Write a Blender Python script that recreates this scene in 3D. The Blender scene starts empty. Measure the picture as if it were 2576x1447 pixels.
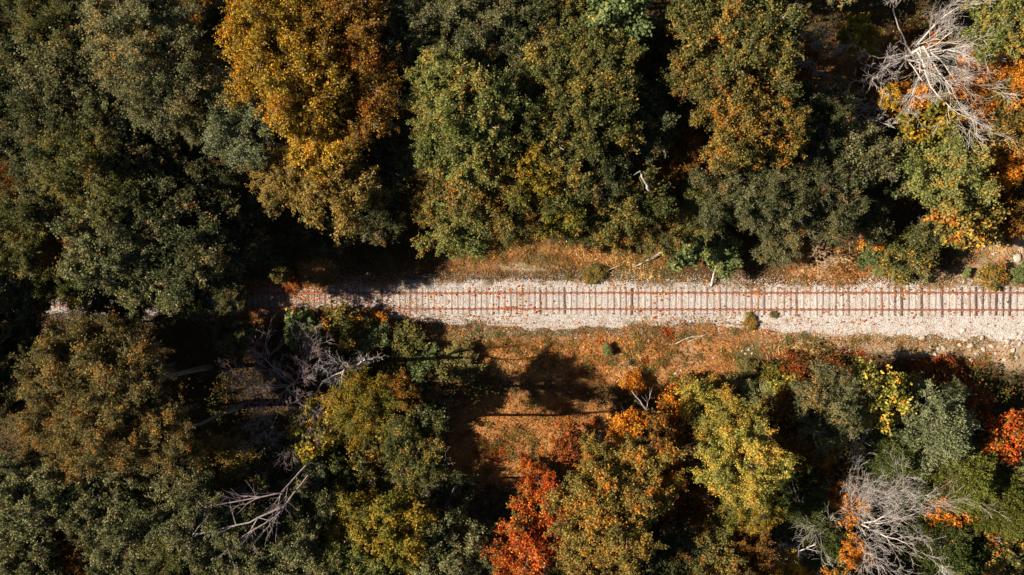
import bpy, math, random
import numpy as np
from mathutils import Vector

# ------------------------------------------------------------------ camera, sky, sun, exposure
sc = bpy.context.scene
TILT = math.radians(5.8)
DIST = 64.6                       # metres from the lens to the ground at the picture's centre
FPX = 1717.3                      # focal length in pixels of a 2576 px wide picture
cam_d = bpy.data.cameras.new('camera')
cam_d.lens = 24.0; cam_d.sensor_width = 36.0; cam_d.clip_end = 2000
cam = bpy.data.objects.new('camera', cam_d)
cam.location = (DIST*math.sin(TILT), 0, DIST*math.cos(TILT))
cam.rotation_euler = (0, TILT, 0)
sc.collection.objects.link(cam); sc.camera = cam

SUN_EL = math.radians(37)
SUN_FROM = math.radians(183)      # compass angle (from +X, counter-clockwise) the sun stands at
w = bpy.data.worlds.new('World'); sc.world = w; w.use_nodes = True
nt = w.node_tree
sky = nt.nodes.new('ShaderNodeTexSky'); sky.sky_type = 'NISHITA'; sky.sun_disc = False
sky.sun_elevation = SUN_EL
sky.sun_rotation = math.radians(90) - SUN_FROM
sky.altitude = 300; sky.dust_density = 0.5; sky.air_density = 0.6
bg = nt.nodes['Background']; bg.inputs[1].default_value = 0.05
nt.links.new(sky.outputs[0], bg.inputs[0])
sun_d = bpy.data.lights.new('sun', 'SUN'); sun_d.energy = 5.0; sun_d.angle = math.radians(0.5)
sun_d.color = (1.0, 0.90, 0.77)
sun = bpy.data.objects.new('sun', sun_d); sc.collection.objects.link(sun)
sd = Vector((math.cos(SUN_EL)*math.cos(SUN_FROM), math.cos(SUN_EL)*math.sin(SUN_FROM), math.sin(SUN_EL)))
sun.rotation_euler = sd.to_track_quat('Z', 'Y').to_euler()
sun.location = sd*100
sc.view_settings.view_transform = 'Standard'; sc.view_settings.look = 'None'
sc.view_settings.gamma = 1.0; sc.view_settings.use_curve_mapping = False
sc.view_settings.exposure = 1.2
sc.cycles.max_bounces = 5; sc.cycles.diffuse_bounces = 2; sc.cycles.transmission_bounces = 3
sc.cycles.glossy_bounces = 1; sc.cycles.transparent_max_bounces = 4

COL = sc.collection
rng = np.random.default_rng(7)
random.seed(7)
CT, ST = math.cos(TILT), math.sin(TILT)

def at(px, py, z=0.0):
    """a pixel of the 2576 x 1447 photograph -> the point at height z"""
    a, b = (px-1288)/FPX, (723.5-py)/FPX
    dx, dy, dz = a*CT - ST, b, -a*ST - CT
    t = (z - cam.location.z)/dz
    return Vector((cam.location.x + dx*t, cam.location.y + dy*t, z))

def px_size(px, z):
    """metres per 2576-pixel at that column and height"""
    a = (px-1288)/FPX
    return (cam.location.z - z)/(a*ST + CT)/FPX

# ------------------------------------------------------------------ noise
_lat = np.random.default_rng(99).random((256, 256))
def vnoise(x, y):
    x = np.asarray(x, float); y = np.asarray(y, float)
    xi = np.floor(x).astype(int); yi = np.floor(y).astype(int)
    fx = x-xi; fy = y-yi
    fx = fx*fx*(3-2*fx); fy = fy*fy*(3-2*fy)
    g = lambda i, j: _lat[i % 256, j % 256]
    return (g(xi, yi)*(1-fx)+g(xi+1, yi)*fx)*(1-fy) + (g(xi, yi+1)*(1-fx)+g(xi+1, yi+1)*fx)*fy
def fbm(x, y, o=3):
    s = 0; a = 0.5; t = 0
    for k in range(o):
        s = s + a*vnoise(x*2**k+17*k, y*2**k+31*k); t += a; a *= .5
    return s/t

# ------------------------------------------------------------------ materials
def nodes_mat(name):
    m = bpy.data.materials.new(name); m.use_nodes = True
    n = m.node_tree; n.nodes.clear()
    out = n.nodes.new('ShaderNodeOutputMaterial')
    return m, n, out
def ramp(n, stops, interp='LINEAR'):
    r = n.nodes.new('ShaderNodeValToRGB'); r.color_ramp.interpolation = interp
    e = r.color_ramp.elements
    e[0].position = stops[0][0]; e[0].color = (*stops[0][1], 1)
    e[1].position = stops[-1][0]; e[1].color = (*stops[-1][1], 1)
    for p, c in stops[1:-1]:
        k = e.new(p); k.color = (*c, 1)
    return r
def leaf_mat(name, cols, trans=0.3, gloss=0.05, gain=1.0):
    """cols: list of (weight, rgb): shares of the leaves"""
    m, n, out = nodes_mat(name)
    at_ = n.nodes.new('ShaderNodeAttribute'); at_.attribute_name = 'tint'
    tot = sum(c[0] for c in cols); acc = 0; stops = []
    for wgt, c in cols:
        k = (1.50, 1.44, 1.02) if c[1] >= c[0]*.97 else (1.46, 1.30, .92)          # green leaves, turned leaves
        c = tuple(min(.85, c[i]*k[i]*gain) for i in range(3))
        p0 = acc/tot; acc += wgt; p1 = acc/tot
        d = (p1-p0)*.3
        stops.append((p0+d, c)); stops.append((p1-d, c))
    r = ramp(n, stops)
    n.links.new(at_.outputs['Fac'], r.inputs[0])
    oi = n.nodes.new('ShaderNodeObjectInfo')
    hsv = n.nodes.new('ShaderNodeHueSaturation')
    mr = n.nodes.new('ShaderNodeMapRange'); mr.inputs[3].default_value = .84; mr.inputs[4].default_value = 1.2
    n.links.new(oi.outputs['Random'], mr.inputs[0]); n.links.new(mr.outputs[0], hsv.inputs['Value'])
    n.links.new(r.outputs[0], hsv.inputs['Color'])
    d = n.nodes.new('ShaderNodeBsdfDiffuse'); t = n.nodes.new('ShaderNodeBsdfTranslucent')
    n.links.new(hsv.outputs[0], d.inputs[0]); n.links.new(hsv.outputs[0], t.inputs[0])
    mx = n.nodes.new('ShaderNodeMixShader'); mx.inputs[0].default_value = trans
    n.links.new(d.outputs[0], mx.inputs[1]); n.links.new(t.outputs[0], mx.inputs[2])
    g = n.nodes.new('ShaderNodeBsdfGlossy'); g.inputs['Roughness'].default_value = .6; n.links.new(hsv.outputs[0], g.inputs[0])
    mg = n.nodes.new('ShaderNodeMixShader'); mg.inputs[0].default_value = gloss
    n.links.new(mx.outputs[0], mg.inputs[1]); n.links.new(g.outputs[0], mg.inputs[2])
    n.links.new(mg.outputs[0], out.inputs[0])
    return m
def bark_mat(name, c0, c1, scale=6):
    m, n, out = nodes_mat(name)
    tc = n.nodes.new('ShaderNodeTexCoord')
    ns = n.nodes.new('ShaderNodeTexNoise'); ns.inputs['Scale'].default_value = scale; ns.inputs['Detail'].default_value = 5
    n.links.new(tc.outputs['Object'], ns.inputs[0])
    r = ramp(n, [(.3, c0), (.7, c1)]); n.links.new(ns.outputs[0], r.inputs[0])
    b = n.nodes.new('ShaderNodeBsdfPrincipled'); b.inputs['Roughness'].default_value = .9
    n.links.new(r.outputs[0], b.inputs[0])
    bp = n.nodes.new('ShaderNodeBump'); bp.inputs['Strength'].default_value = .5; bp.inputs['Distance'].default_value = .03
    n.links.new(ns.outputs[0], bp.inputs['Height']); n.links.new(bp.outputs[0], b.inputs['Normal'])
    n.links.new(b.outputs[0], out.inputs[0])
    return m

PAL = {
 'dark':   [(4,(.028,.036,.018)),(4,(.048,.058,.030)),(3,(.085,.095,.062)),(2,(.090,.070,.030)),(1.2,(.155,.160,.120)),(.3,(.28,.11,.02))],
 'grey': [(3,(.044,.050,.026)),(4,(.086,.092,.052)),(3,(.140,.145,.092)),(1,(.140,.095,.035)),(.9,(.21,.21,.14))],
 'olive': [(3,(.068,.070,.036)),(5,(.122,.124,.074)),(3,(.165,.165,.108)),(.8,(.28,.16,.04))],
 'mossy': [(3,(.042,.045,.019)),(5,(.076,.080,.032)),(3,(.112,.114,.055)),(.7,(.20,.12,.025))],
 'gold': [(2.5,(.110,.078,.018)),(3.5,(.140,.125,.042)),(4,(.310,.205,.030)),(3.6,(.460,.310,.045)),(.6,(.38,.13,.015))],
 'amber': [(3,(.075,.050,.018)),(4,(.135,.090,.028)),(2.5,(.300,.150,.020)),(3,(.105,.090,.034)),(.6,(.26,.055,.010))],
 'olivamb': [(4,(.060,.056,.026)),(6,(.105,.096,.046)),(3.5,(.165,.148,.075)),(1.3,(.32,.17,.03)),(.3,(.22,.06,.012))],
 'tan':    [(3,(.100,.085,.030)),(5,(.190,.140,.048)),(3,(.270,.180,.060)),(1,(.10,.11,.05))],
 'light':  [(2,(.060,.072,.025)),(5,(.125,.140,.052)),(4,(.180,.190,.085)),(.6,(.33,.17,.03))],
 'limey':  [(2,(.070,.080,.020)),(4,(.130,.130,.035)),(3,(.200,.165,.035)),(2,(.34,.20,.025))],
 'spot': [(4,(.048,.054,.022)),(5,(.085,.092,.038)),(3.2,(.130,.132,.060)),(.8,(.28,.14,.025)),(.5,(.34,.24,.06))],
 'spotor': [(4,(.058,.060,.024)),(5,(.100,.098,.040)),(3.5,(.150,.140,.064)),(1.2,(.28,.13,.02)),(1,(.32,.20,.04)),(.3,(.30,.04,.01))],
 'yelgrn': [(3,(.085,.095,.028)),(4,(.165,.170,.050)),(3.5,(.285,.255,.075)),(2,(.440,.310,.050)),(.3,(.36,.10,.01))],
 'golgrn': [(3,(.066,.062,.022)),(5,(.125,.115,.042)),(4,(.200,.165,.058)),(2,(.370,.210,.034)),(.7,(.34,.07,.012))],
 'orange': [(3,(.14,.05,.014)),(4,(.34,.11,.014)),(4,(.52,.19,.022)),(2,(.50,.29,.04)),(2,(.12,.10,.03))],
 'red': [(4,(.11,.030,.014)),(3,(.26,.035,.012)),(3.5,(.46,.085,.014)),(2,(.46,.20,.04)),(3.5,(.10,.085,.032))],
 'brown':  [(3,(.060,.038,.016)),(4,(.130,.070,.024)),(3,(.230,.105,.025)),(2,(.09,.085,.03)),(.7,(.30,.04,.012))],
 'juniper': [(3,(.064,.074,.044)),(5,(.108,.120,.078)),(3,(.145,.155,.105))],
 'junidark':[(3,(.030,.042,.016)),(5,(.052,.066,.024)),(3,(.075,.088,.036))],
 'juniolive':[(3,(.045,.052,.014)),(5,(.076,.082,.022)),(3,(.105,.108,.034))],
 'kudzu': [(3,(.066,.090,.040)),(5,(.100,.132,.064)),(3,(.140,.172,.092)),(.3,(.32,.20,.04))],
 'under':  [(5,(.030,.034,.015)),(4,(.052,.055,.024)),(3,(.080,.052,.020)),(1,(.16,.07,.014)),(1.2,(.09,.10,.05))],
 'fallen': [(3,(.32,.080,.018)),(4,(.52,.150,.018)),(2,(.50,.250,.035)),(1.6,(.32,.030,.012)),(2,(.18,.085,.035))],
 'litter': [(4,(.09,.042,.022)),(4,(.26,.105,.030)),(2.4,(.44,.23,.08)),(1.8,(.26,.035,.016)),(1.8,(.12,.11,.045)),(.8,(.56,.42,.26))],
 'drygrass':[(3,(.19,.085,.030)),(4,(.33,.150,.046)),(3,(.46,.260,.100)),(1.5,(.13,.11,.042))],
 'greengrass':[(3,(.085,.085,.035)),(4,(.135,.130,.062)),(2,(.18,.17,.09)),(1,(.25,.15,.06))],
 'straw': [(3,(.36,.21,.09)),(5,(.56,.38,.20)),(3,(.68,.52,.32))],
 'creeper':[(3,(.16,.12,.05)),(4,(.24,.16,.06)),(3,(.34,.22,.09)),(1,(.36,.12,.02)),(2,(.12,.12,.05))],
 'weeds': [(3,(.09,.065,.028)),(4,(.13,.105,.045)),(3,(.10,.115,.05)),(1.5,(.30,.15,.04)),(1,(.17,.18,.09))],
 'redcreep':[(3,(.12,.025,.012)),(4,(.28,.045,.014)),(2,(.42,.14,.02)),(1.5,(.40,.24,.04)),(1,(.10,.10,.04))],
 'redbrush':[(3,(.10,.030,.015)),(4,(.20,.055,.02)),(2,(.30,.10,.03)),(2,(.12,.07,.03))],
}
LM = {k: leaf_mat('leaves_'+k, v, trans=.12 if k.startswith('juni') else .3,
                  gloss=.03 if k in ('drygrass','straw','creeper','fallen','litter') or k.startswith('juni') else .05) for k, v in PAL.items()}
BARK = bark_mat('bark_grey_brown', (.16,.125,.10), (.36,.30,.25))
BARKPALE = bark_mat('bark_pale_dead', (.34,.29,.24), (.56,.50,.43))
BARKGREY = bark_mat('bark_dead_grey', (.20,.155,.13), (.36,.30,.26))
BARKTAN = bark_mat('bark_dry_tan', (.34,.20,.11), (.52,.36,.22))
BARKDARK = bark_mat('bark_dark_twigs', (.19,.13,.12), (.36,.27,.25))

# ------------------------------------------------------------------ mesh helpers
def mesh_quads(name, V, tint=None, k=4):
    """V: (n,k,3) separate polygons with k corners; tint: (n,)"""
    V = np.ascontiguousarray(V, dtype=np.float32); n = V.shape[0]
    me = bpy.data.meshes.new(name)
    me.vertices.add(n*k); me.vertices.foreach_set('co', V.reshape(-1))
    me.loops.add(n*k); me.loops.foreach_set('vertex_index', np.arange(n*k, dtype=np.int32))
    me.polygons.add(n); me.polygons.foreach_set('loop_start', np.arange(0, n*k, k, dtype=np.int32))
    if tint is not None:
        a = me.attributes.new('tint', 'FLOAT', 'FACE'); a.data.foreach_set('value', np.asarray(tint, dtype=np.float32))
    me.update(calc_edges=True)
    return me
def mesh_faces(name, V, F, smooth=False):
    """V (n,3); F (m,4) ints"""
    V = np.asarray(V, np.float32); F = np.asarray(F, np.int32); k = F.shape[1]
    me = bpy.data.meshes.new(name)
    me.vertices.add(len(V)); me.vertices.foreach_set('co', V.reshape(-1))
    me.loops.add(F.size); me.loops.foreach_set('vertex_index', F.reshape(-1))
    me.polygons.add(len(F)); me.polygons.foreach_set('loop_start', np.arange(0, F.size, k, dtype=np.int32))
    if smooth: me.polygons.foreach_set('use_smooth', np.ones(len(F), dtype=bool))
    me.update(calc_edges=True)
    return me
def link(name, me, mat=None, parent=None, **props):
    o = bpy.data.objects.new(name, me); COL.objects.link(o)
    if me is not None and mat is not None:
        if len(me.materials) == 0: me.materials.append(None)
        o.material_slots[0].link = 'OBJECT'; o.material_slots[0].material = mat
    if parent: o.parent = parent
    for k, v in props.items(): o[k] = v
    return o
def thing(name, label, cat, loc, group=None, rz=0):
    o = bpy.data.objects.new(name, None); COL.objects.link(o)
    o.empty_display_size = .3
    o.location = loc; o.rotation_euler = (0, 0, rz)
    o['label'] = label; o['category'] = cat
    if group: o['group'] = group
    return o

class Tubes:
    def __init__(s): s.V = []; s.F = []; s.n = 0
    def add(s, P, R, sides=4):
        P = np.asarray(P, float); R = np.asarray(R, float); m = len(P)
        T = np.gradient(P, axis=0); T /= np.linalg.norm(T, axis=1)[:, None]+1e-9
        ref = np.array([0, 0, 1.0]) if abs(T[0, 2]) < .8 else np.array([1.0, 0, 0])
        A = np.cross(T, ref); A /= np.linalg.norm(A, axis=1)[:, None]+1e-9
        B = np.cross(T, A)
        an = np.arange(sides)*2*math.pi/sides
        ring = P[:, None, :] + R[:, None, None]*(np.cos(an)[None, :, None]*A[:, None, :] + np.sin(an)[None, :, None]*B[:, None, :])
        s.V.append(ring.reshape(-1, 3))
        i = np.arange(m-1)[:, None]*sides; j = np.arange(sides)[None, :]; j2 = (j+1) % sides
        f = np.stack([i+j, i+j2, i+sides+j2, i+sides+j], -1).reshape(-1, 4) + s.n
        s.F.append(f); s.n += m*sides
    def mesh(s, name):
        return mesh_faces(name, np.concatenate(s.V), np.concatenate(s.F), smooth=True)

def unit(v): return v/(np.linalg.norm(v, axis=-1, keepdims=True)+1e-9)

def leaf_quads(P, N, size, r, aspect=.62, D=None, fold=.18):
    """folded rhombus leaves at P with normals N; D optional long-axis direction"""
    n = len(P)
    if D is None: D = r.normal(size=(n, 3))
    D = D - (D*N).sum(1, keepdims=True)*N; D = unit(D)
    S = np.cross(N, D)
    L = (size*r.uniform(.65, 1.3, n))[:, None]
    W = L*aspect
    tip = P + D*L*.5; base = P - D*L*.5
    le = P + S*W*.5 + N*L*fold - D*L*.06; ri = P - S*W*.5 + N*L*fold - D*L*.06
    return np.stack([base, ri, tip, le], 1)

# ------------------------------------------------------------------ crowns (proto meshes, shared by copies)
CROWNS = {}
def broad_crown(R, nleaf, leaf, seed, lobes=9, clump=.55, flat=.58, up=.55, spread=1.0, aspect=.62, sparse=0.0):
    r = np.random.default_rng(seed)
    # lobes: sub-crowns on the limbs
    ang = np.arange(lobes)*2.39996 + r.uniform(0, 6)
    rad = np.sqrt((np.arange(lobes)+.5)/lobes)*.74*R*r.uniform(.7, 1.18, lobes)
    lz = (1-(rad/R)**2)*R*flat*.5 + r.uniform(-.16, .16, lobes)*R
    LC = np.stack([np.cos(ang)*rad, np.sin(ang)*rad, lz], 1)
    LR = R*r.uniform(.18, .44, lobes)
    ncl = int(30*lobes*(R/4)**1.0*1.0)
    li = r.choice(lobes, ncl, p=LR**2/np.sum(LR**2))
    d = unit(r.normal(size=(ncl, 3)) + np.array([0, 0, .35]) + .5*unit(LC[li]+1e-6))
    CC = LC[li] + d*LR[li][:, None]*(r.uniform(.35, 1.05, ncl)+(r.random(ncl) < .16)*r.uniform(.1, .45, ncl))[:, None]*np.array([1, 1, .8])
    if sparse: 
        keep = r.random(ncl) > sparse; CC = CC[keep]; d = d[keep]; li = li[keep]; ncl = len(CC)
    crad = clump*r.uniform(.35, 1.2, ncl)
    ci = r.choice(ncl, nleaf, p=crad**2/np.sum(crad**2))
    g = r.normal(size=(nleaf, 3))*np.array([1, 1, .55])
    P = CC[ci] + g*crad[ci][:, None]*.55*spread
    N = unit(.45*d[ci] + np.array([0, 0, up]) + .75*r.normal(size=(nleaf, 3))*.8)
    Q = leaf_quads(P, N, leaf, r, aspect)
    ctint = r.random(ncl); ltint = np.clip(.28*ctint[ci] + .12*r.random(lobes)[li][ci] + .6*r.random(nleaf), 0, 1)
    rk = np.empty(nleaf); rk[np.argsort(ltint)] = np.linspace(0, 1, nleaf)   # even shares of the palette
    me = mesh_quads('crown_leaves', Q, rk)
    # limbs and twigs inside
    T = Tubes(); zb = -R*.55
    for k in range(lobes):
        a = np.array([0, 0, zb]); b = LC[k]
        t = np.linspace(0, 1, 6)[:, None]
        pts = a*(1-t)+b*t + np.array([0, 0, 1])*(np.sin(t*3.14)*.12*R) + r.normal(size=(6, 3))*.04*R*(t*(1-t)*4)
        T.add(pts, np.linspace(.032*R, .009*R, 6), 5)
    for k in r.choice(ncl, min(ncl, int(ncl*.45)), replace=False):
        a = LC[li[k]]; b = CC[k] + d[k]*crad[k]*r.uniform(.3, 1.1)
        t = np.linspace(0, 1, 4)[:, None]
        T.add(a*(1-t)+b*t + r.normal(size=(4, 3))*.06*t, np.linspace(.012*R, .0036*R, 4), 3)
    return me, T.mesh('crown_limbs')

def branch_crown(R, nleaf, leaf, seed, nl=13, ns=9, nt=9, tw=.85, jit=.13, flat=.62, aspect=.62, up=.5, lim=.085):
    """leaves carried on twigs, twigs on side branches, side branches on limbs: ragged sprays with gaps between"""
    r = np.random.default_rng(seed)
    k = np.arange(nl); az = k*2.39996 + r.uniform(0, 6) + r.normal(size=nl)*.2
    el = np.arcsin(np.clip(1-(k+.5)/nl*1.08, -.05, 1)) + r.normal(size=nl)*.08
    tip = np.stack([np.cos(az)*np.cos(el), np.sin(az)*np.cos(el), np.sin(el)*flat], 1)*R*r.uniform(.55, .92, nl)[:, None]
    org = np.array([0, 0, -R*.5]); root = org + np.stack([tip[:, 0]*.08, tip[:, 1]*.08, r.uniform(-.05, .35, nl)*R*.6], 1)
    def along(a, b, t, sag): return a*(1-t)+b*t + np.stack([0*t[:, 0], 0*t[:, 0], np.sin(t[:, 0]*3.14)*sag], 1)
    n2 = nl*ns; i2 = np.repeat(k, ns); t2 = r.uniform(.32, 1.0, (n2, 1)); s2 = along(root[i2], tip[i2], t2, .1*R)
    ld = unit(tip-root); d2 = unit(ld[i2]*.8 + r.normal(size=(n2, 3))*np.array([.75, .75, .5]) + unit(s2*np.array([1, 1, .3]))*.35)
    l2 = R*.40*(1.15-.45*t2)*r.uniform(.5, 1.35, (n2, 1)); e2 = s2 + d2*l2
    n3 = n2*nt; i3 = np.repeat(np.arange(n2), nt); t3 = r.uniform(.15, 1.0, (n3, 1)); s3 = s2[i3] + d2[i3]*l2[i3]*t3
    d3 = unit(d2[i3]*.7 + r.normal(size=(n3, 3))*np.array([.8, .8, .45]) + np.array([0, 0, .22])); l3 = tw*r.uniform(.4, 1.3, (n3, 1))
    wt = l3[:, 0]*r.uniform(.3, 1.4, n3); i4 = r.choice(n3, nleaf, p=wt/wt.sum())
    P = s3[i4] + d3[i4]*l3[i4]*r.uniform(.05, 1.08, (nleaf, 1)) + r.normal(size=(nleaf, 3))*jit*np.array([1, 1, .7])
    N = unit(np.array([0, 0, up]) + .35*d3[i4] + r.normal(size=(nleaf, 3))*.6)
    Q = leaf_quads(P, N, leaf, r, aspect)
    big = r.random(nl)[i2][i3][i4]; sub = r.random(n2)[i3][i4]
    tv = .22*big + .30*sub + .48*r.random(nleaf)
    rk = np.empty(nleaf); rk[np.argsort(tv)] = np.linspace(0, 1, nleaf)
    me = mesh_quads('crown_leaves', Q, rk)
    T = Tubes(); tt = np.linspace(0, 1, 6)[:, None]
    for j in range(nl):
        T.add(along(np.repeat(root[j:j+1], 6, 0), np.repeat(tip[j:j+1], 6, 0), tt, .1*R) + r.normal(size=(6, 3))*.03*R*tt*(1-tt)*4, np.linspace(.030*R, .008*R, 6), 5)
    for j in range(n2):
        T.add(np.stack([s2[j], s2[j]+d2[j]*l2[j]*.5+r.normal(size=3)*.04*l2[j], e2[j]]), [.011*R, .007*R, .0035*R], 3)
    for j in r.choice(n3, int(n3*.42), replace=False):
        T.add(np.stack([s3[j], s3[j]+d3[j]*l3[j]*r.uniform(.7, 1.12)]), [.0042*R, .0024*R], 3)
    return me, T.mesh('crown_limbs')

def juniper_crown(R, H, nleaf, seed):
    r = np.random.default_rng(seed)
    ncl = 620
    z = r.random(ncl)**.8
    ang = r.uniform(0, 2*math.pi, ncl)
    lob = 1 + .16*np.sin(ang*5+r.uniform(0, 6)) + .12*np.sin(ang*9+r.uniform(0, 6)) + r.normal(size=ncl)*.06
    rr = R*(1-z**1.7)**.8*lob*r.uniform(.75, 1.0, ncl)
    C = np.stack([np.cos(ang)*rr, np.sin(ang)*rr, z*H], 1)
    d = unit(np.stack([np.cos(ang), np.sin(ang), np.full(ncl, .75)+z*1.2], 1) + r.normal(size=(ncl, 3))*.18)
    ci = r.integers(0, ncl, nleaf)
    s = r.uniform(-.45, .75, nleaf)
    P = C[ci] + d[ci]*s[:, None]*.85 + r.normal(size=(nleaf, 3))*(.16*(1-np.abs(s)*.6))[:, None]
    D = unit(d[ci] + r.normal(size=(nleaf, 3))*.55)
    N = unit(np.cross(D, r.normal(size=(nleaf, 3))))
    Q = leaf_quads(P, N, .19, r, .36, D=D, fold=.05)
    t = np.clip(.5*r.random(ncl)[ci] + .5*r.random(nleaf), 0, 1)
    me = mesh_quads('juniper_sprays', Q, t)
    T = Tubes()
    T.add([(0, 0, -.2*H), (0, 0, .4*H), (.05, 0, .9*H)], [.12, .08, .02], 5)
    for k in r.choice(ncl, 90, replace=False):
        T.add([np.array([0, 0, C[k, 2]*.7]), C[k]*.6+np.array([0, 0, C[k, 2]*.3]), C[k]], [.04, .025, .008], 3)
    return me, T.mesh('crown_limbs')

KINDS = {   # kind: (variants, builder)
 'broadL': (8, 4.0, lambda s: branch_crown(4.0, 34000, .185, s, nl=14)),
 'fineL':  (7, 4.0, lambda s: branch_crown(4.0, 48000, .135, s, nl=18, ns=10, nt=9, tw=.75, jit=.11)),
 'airyL':  (4, 4.0, lambda s: branch_crown(4.0, 15000, .19, s, nl=11, ns=7, nt=7, tw=.95)),
 'broadS': (4, 2.0, lambda s: branch_crown(2.0, 6500, .20, s, nl=9, ns=7, nt=6, tw=.6, jit=.12)),
 'fineS':  (4, 2.0, lambda s: branch_crown(2.0, 12000, .125, s, nl=12, ns=8, nt=7, tw=.5, jit=.09)),
 'weedS':  (5, 2.0, lambda s: broad_crown(2.0, 3600, .21, s, lobes=14, clump=.34, flat=.35, sparse=.25)),
 'kudzu':  (2, 2.0, lambda s: broad_crown(2.0, 3200, .30, s, lobes=7, clump=.45, up=1.0, aspect=.85)),
 'juniper':(3, 3.5, lambda s: juniper_crown(3.5, 4.6, 30000, s)),
}
def crown(kind, variant):
    nv, R, fn = KINDS[kind]; v = variant % nv
    if (kind, v) not in CROWNS: CROWNS[(kind, v)] = fn(1000*sorted(KINDS).index(kind) + 17*v + 3)
    return CROWNS[(kind, v)] + (R,)
def trunk_mesh():
    T = Tubes(); T.add([(0, 0, -.03), (.01, 0, .04), (0, .01, .3), (.015, -.01, .65), (0, 0, 1.02)], [1.5, 1.05, .85, .7, .5], 8)
    return T
_tr = {}
def trunk(seed, h, rad, dx=0.0, dy=0.0):
    T = Tubes(); r = np.random.default_rng(seed)
    P = np.array([(0, 0, -.3), (0, 0, .25), (r.normal()*.12, r.normal()*.12, h*.3), (r.normal()*.16, r.normal()*.16, h*.65), (0, 0, h)])
    P[:, :2] += np.array([dx, dy])*np.array([0, .02, .25, .65, 1.0])[:, None]
    T.add(P, [rad*1.7, rad*1.15, rad*.9, rad*.75, rad*.5], 8)
    return T.mesh('trunk')

# ------------------------------------------------------------------ ground
def track_y(x):
    xs = [-90, -55, -43, -34, -26, -15, 0, 43, 90]; ys = [-.55, -.86, -1.03, -1.2, -1.31, -1.31, -1.27, -1.23, -1.2]
    return np.interp(x, xs, ys)

def blob(X, Y, pts):
    """pts in picture pixels with radii: (px, py, rx, ry, weight)"""
    s = np.zeros_like(X)
    for px, py, rx, ry, wt in pts:
        c = at(px, py); k = px_size(px, 0)
        s = np.maximum(s, wt*np.exp(-(((X-c.x)/(rx*k))**2 + ((Y-c.y)/(ry*k))**2)**1.5))
    return s
PALE = [(2350,860,230,45,1),(2100,835,150,35,.8),(2520,640,110,75,1),(2440,700,120,30,.7),(1950,880,90,35,.5),(2560,880,90,60,1),
        (1720,900,70,40,.6),(1320,672,80,14,.9),(1650,930,60,30,.3),(1250,845,60,14,.3),(2080,1180,60,30,.8),(2100,1260,60,30,.5)]
ORANGE = [(2500,640,90,60,.62),(2300,858,260,26,.62),(2480,890,90,30,.5),(1500,900,330,75,1),(1300,880,260,50,.9),(1350,1100,240,120,1),(1650,900,220,90,1),(1850,850,160,50,.8),(1780,960,160,60,.9),
          (1500,640,420,45,.56),(1200,660,130,45,.5),(1560,620,90,40,1),(2100,690,140,30,.8),(800,680,70,40,.7),(720,730,90,20,.7),(2480,240,170,120,1),
          (2200,180,150,90,.8),(2050,640,80,40,.7),(1000,830,300,40,.6),(1200,1160,100,100,1)]
GREENISH = [(1300,838,230,12,.9),(1700,845,160,16,.7),(1560,880,60,24,.6),(1350,655,60,30,.7),(1500,700,120,20,.7),(1640,690,80,24,.6),(1890,890,60,40,.8),(1620,830,60,14,.7),(2380,845,200,30,.7),(1330,690,200,20,.4),(1450,830,140,14,.7),(1200,850,160,24,.6),(2450,640,60,30,.6),(1120,900,80,60,.6)]
REDDISH = [(2050,900,150,28,1),(2370,925,130,35,1),(740,735,70,25,1),(1000,810,160,14,.8),(2210,170,120,80,.6),(1400,1040,130,60,.35),(1880,808,160,8,.7)]

def ground_z(x, y):
    x = np.asarray(x, float); y = np.asarray(y, float)
    dy = y - track_y(x)
    away = np.clip((np.abs(dy)-2.5)/6, 0, 1)
    z = (fbm(x*.11+5, y*.11+9)-.5)*1.6*away + (fbm(x*.7, y*.7, 2)-.5)*.22*np.clip(np.abs(dy)/4, .15, 1)
    z = z + np.where(dy > 0, .55, -.75)*np.clip((np.abs(dy)-3)/9, 0, 1)       # cut bank above, falls away below
    return z

def axis(lo, hi, step, far):
    core = np.arange(lo, hi+step, step)
    out = np.array([1, 2.5, 5, 9, 15, 25, 45, 80, 140, 240, far])
    return np.concatenate([lo-out[::-1], core, core[-1]+out])
gx = axis(-58, 58, .4, 420); gy = axis(-36, 36, .4, 420)
GX, GY = np.meshgrid(gx, gy)
fade = np.clip(1-(np.maximum(np.abs(GX)-60, 0)+np.maximum(np.abs(GY)-40, 0))/60, 0, 1)
GZ = ground_z(GX, GY)*fade
nx, ny = len(gx), len(gy)
idx = np.arange(nx*ny).reshape(ny, nx)
F = np.stack([idx[:-1, :-1], idx[:-1, 1:], idx[1:, 1:], idx[1:, :-1]], -1).reshape(-1, 4)
gme = mesh_faces('ground', np.stack([GX, GY, GZ], -1).reshape(-1, 3), F, smooth=True)
for nm, bl in (('pale', PALE), ('orange', ORANGE), ('green', GREENISH), ('red', REDDISH)):
    a = gme.attributes.new(nm, 'FLOAT', 'POINT')
    a.data.foreach_set('value', blob(GX, GY, bl).astype(np.float32).reshape(-1))

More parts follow.
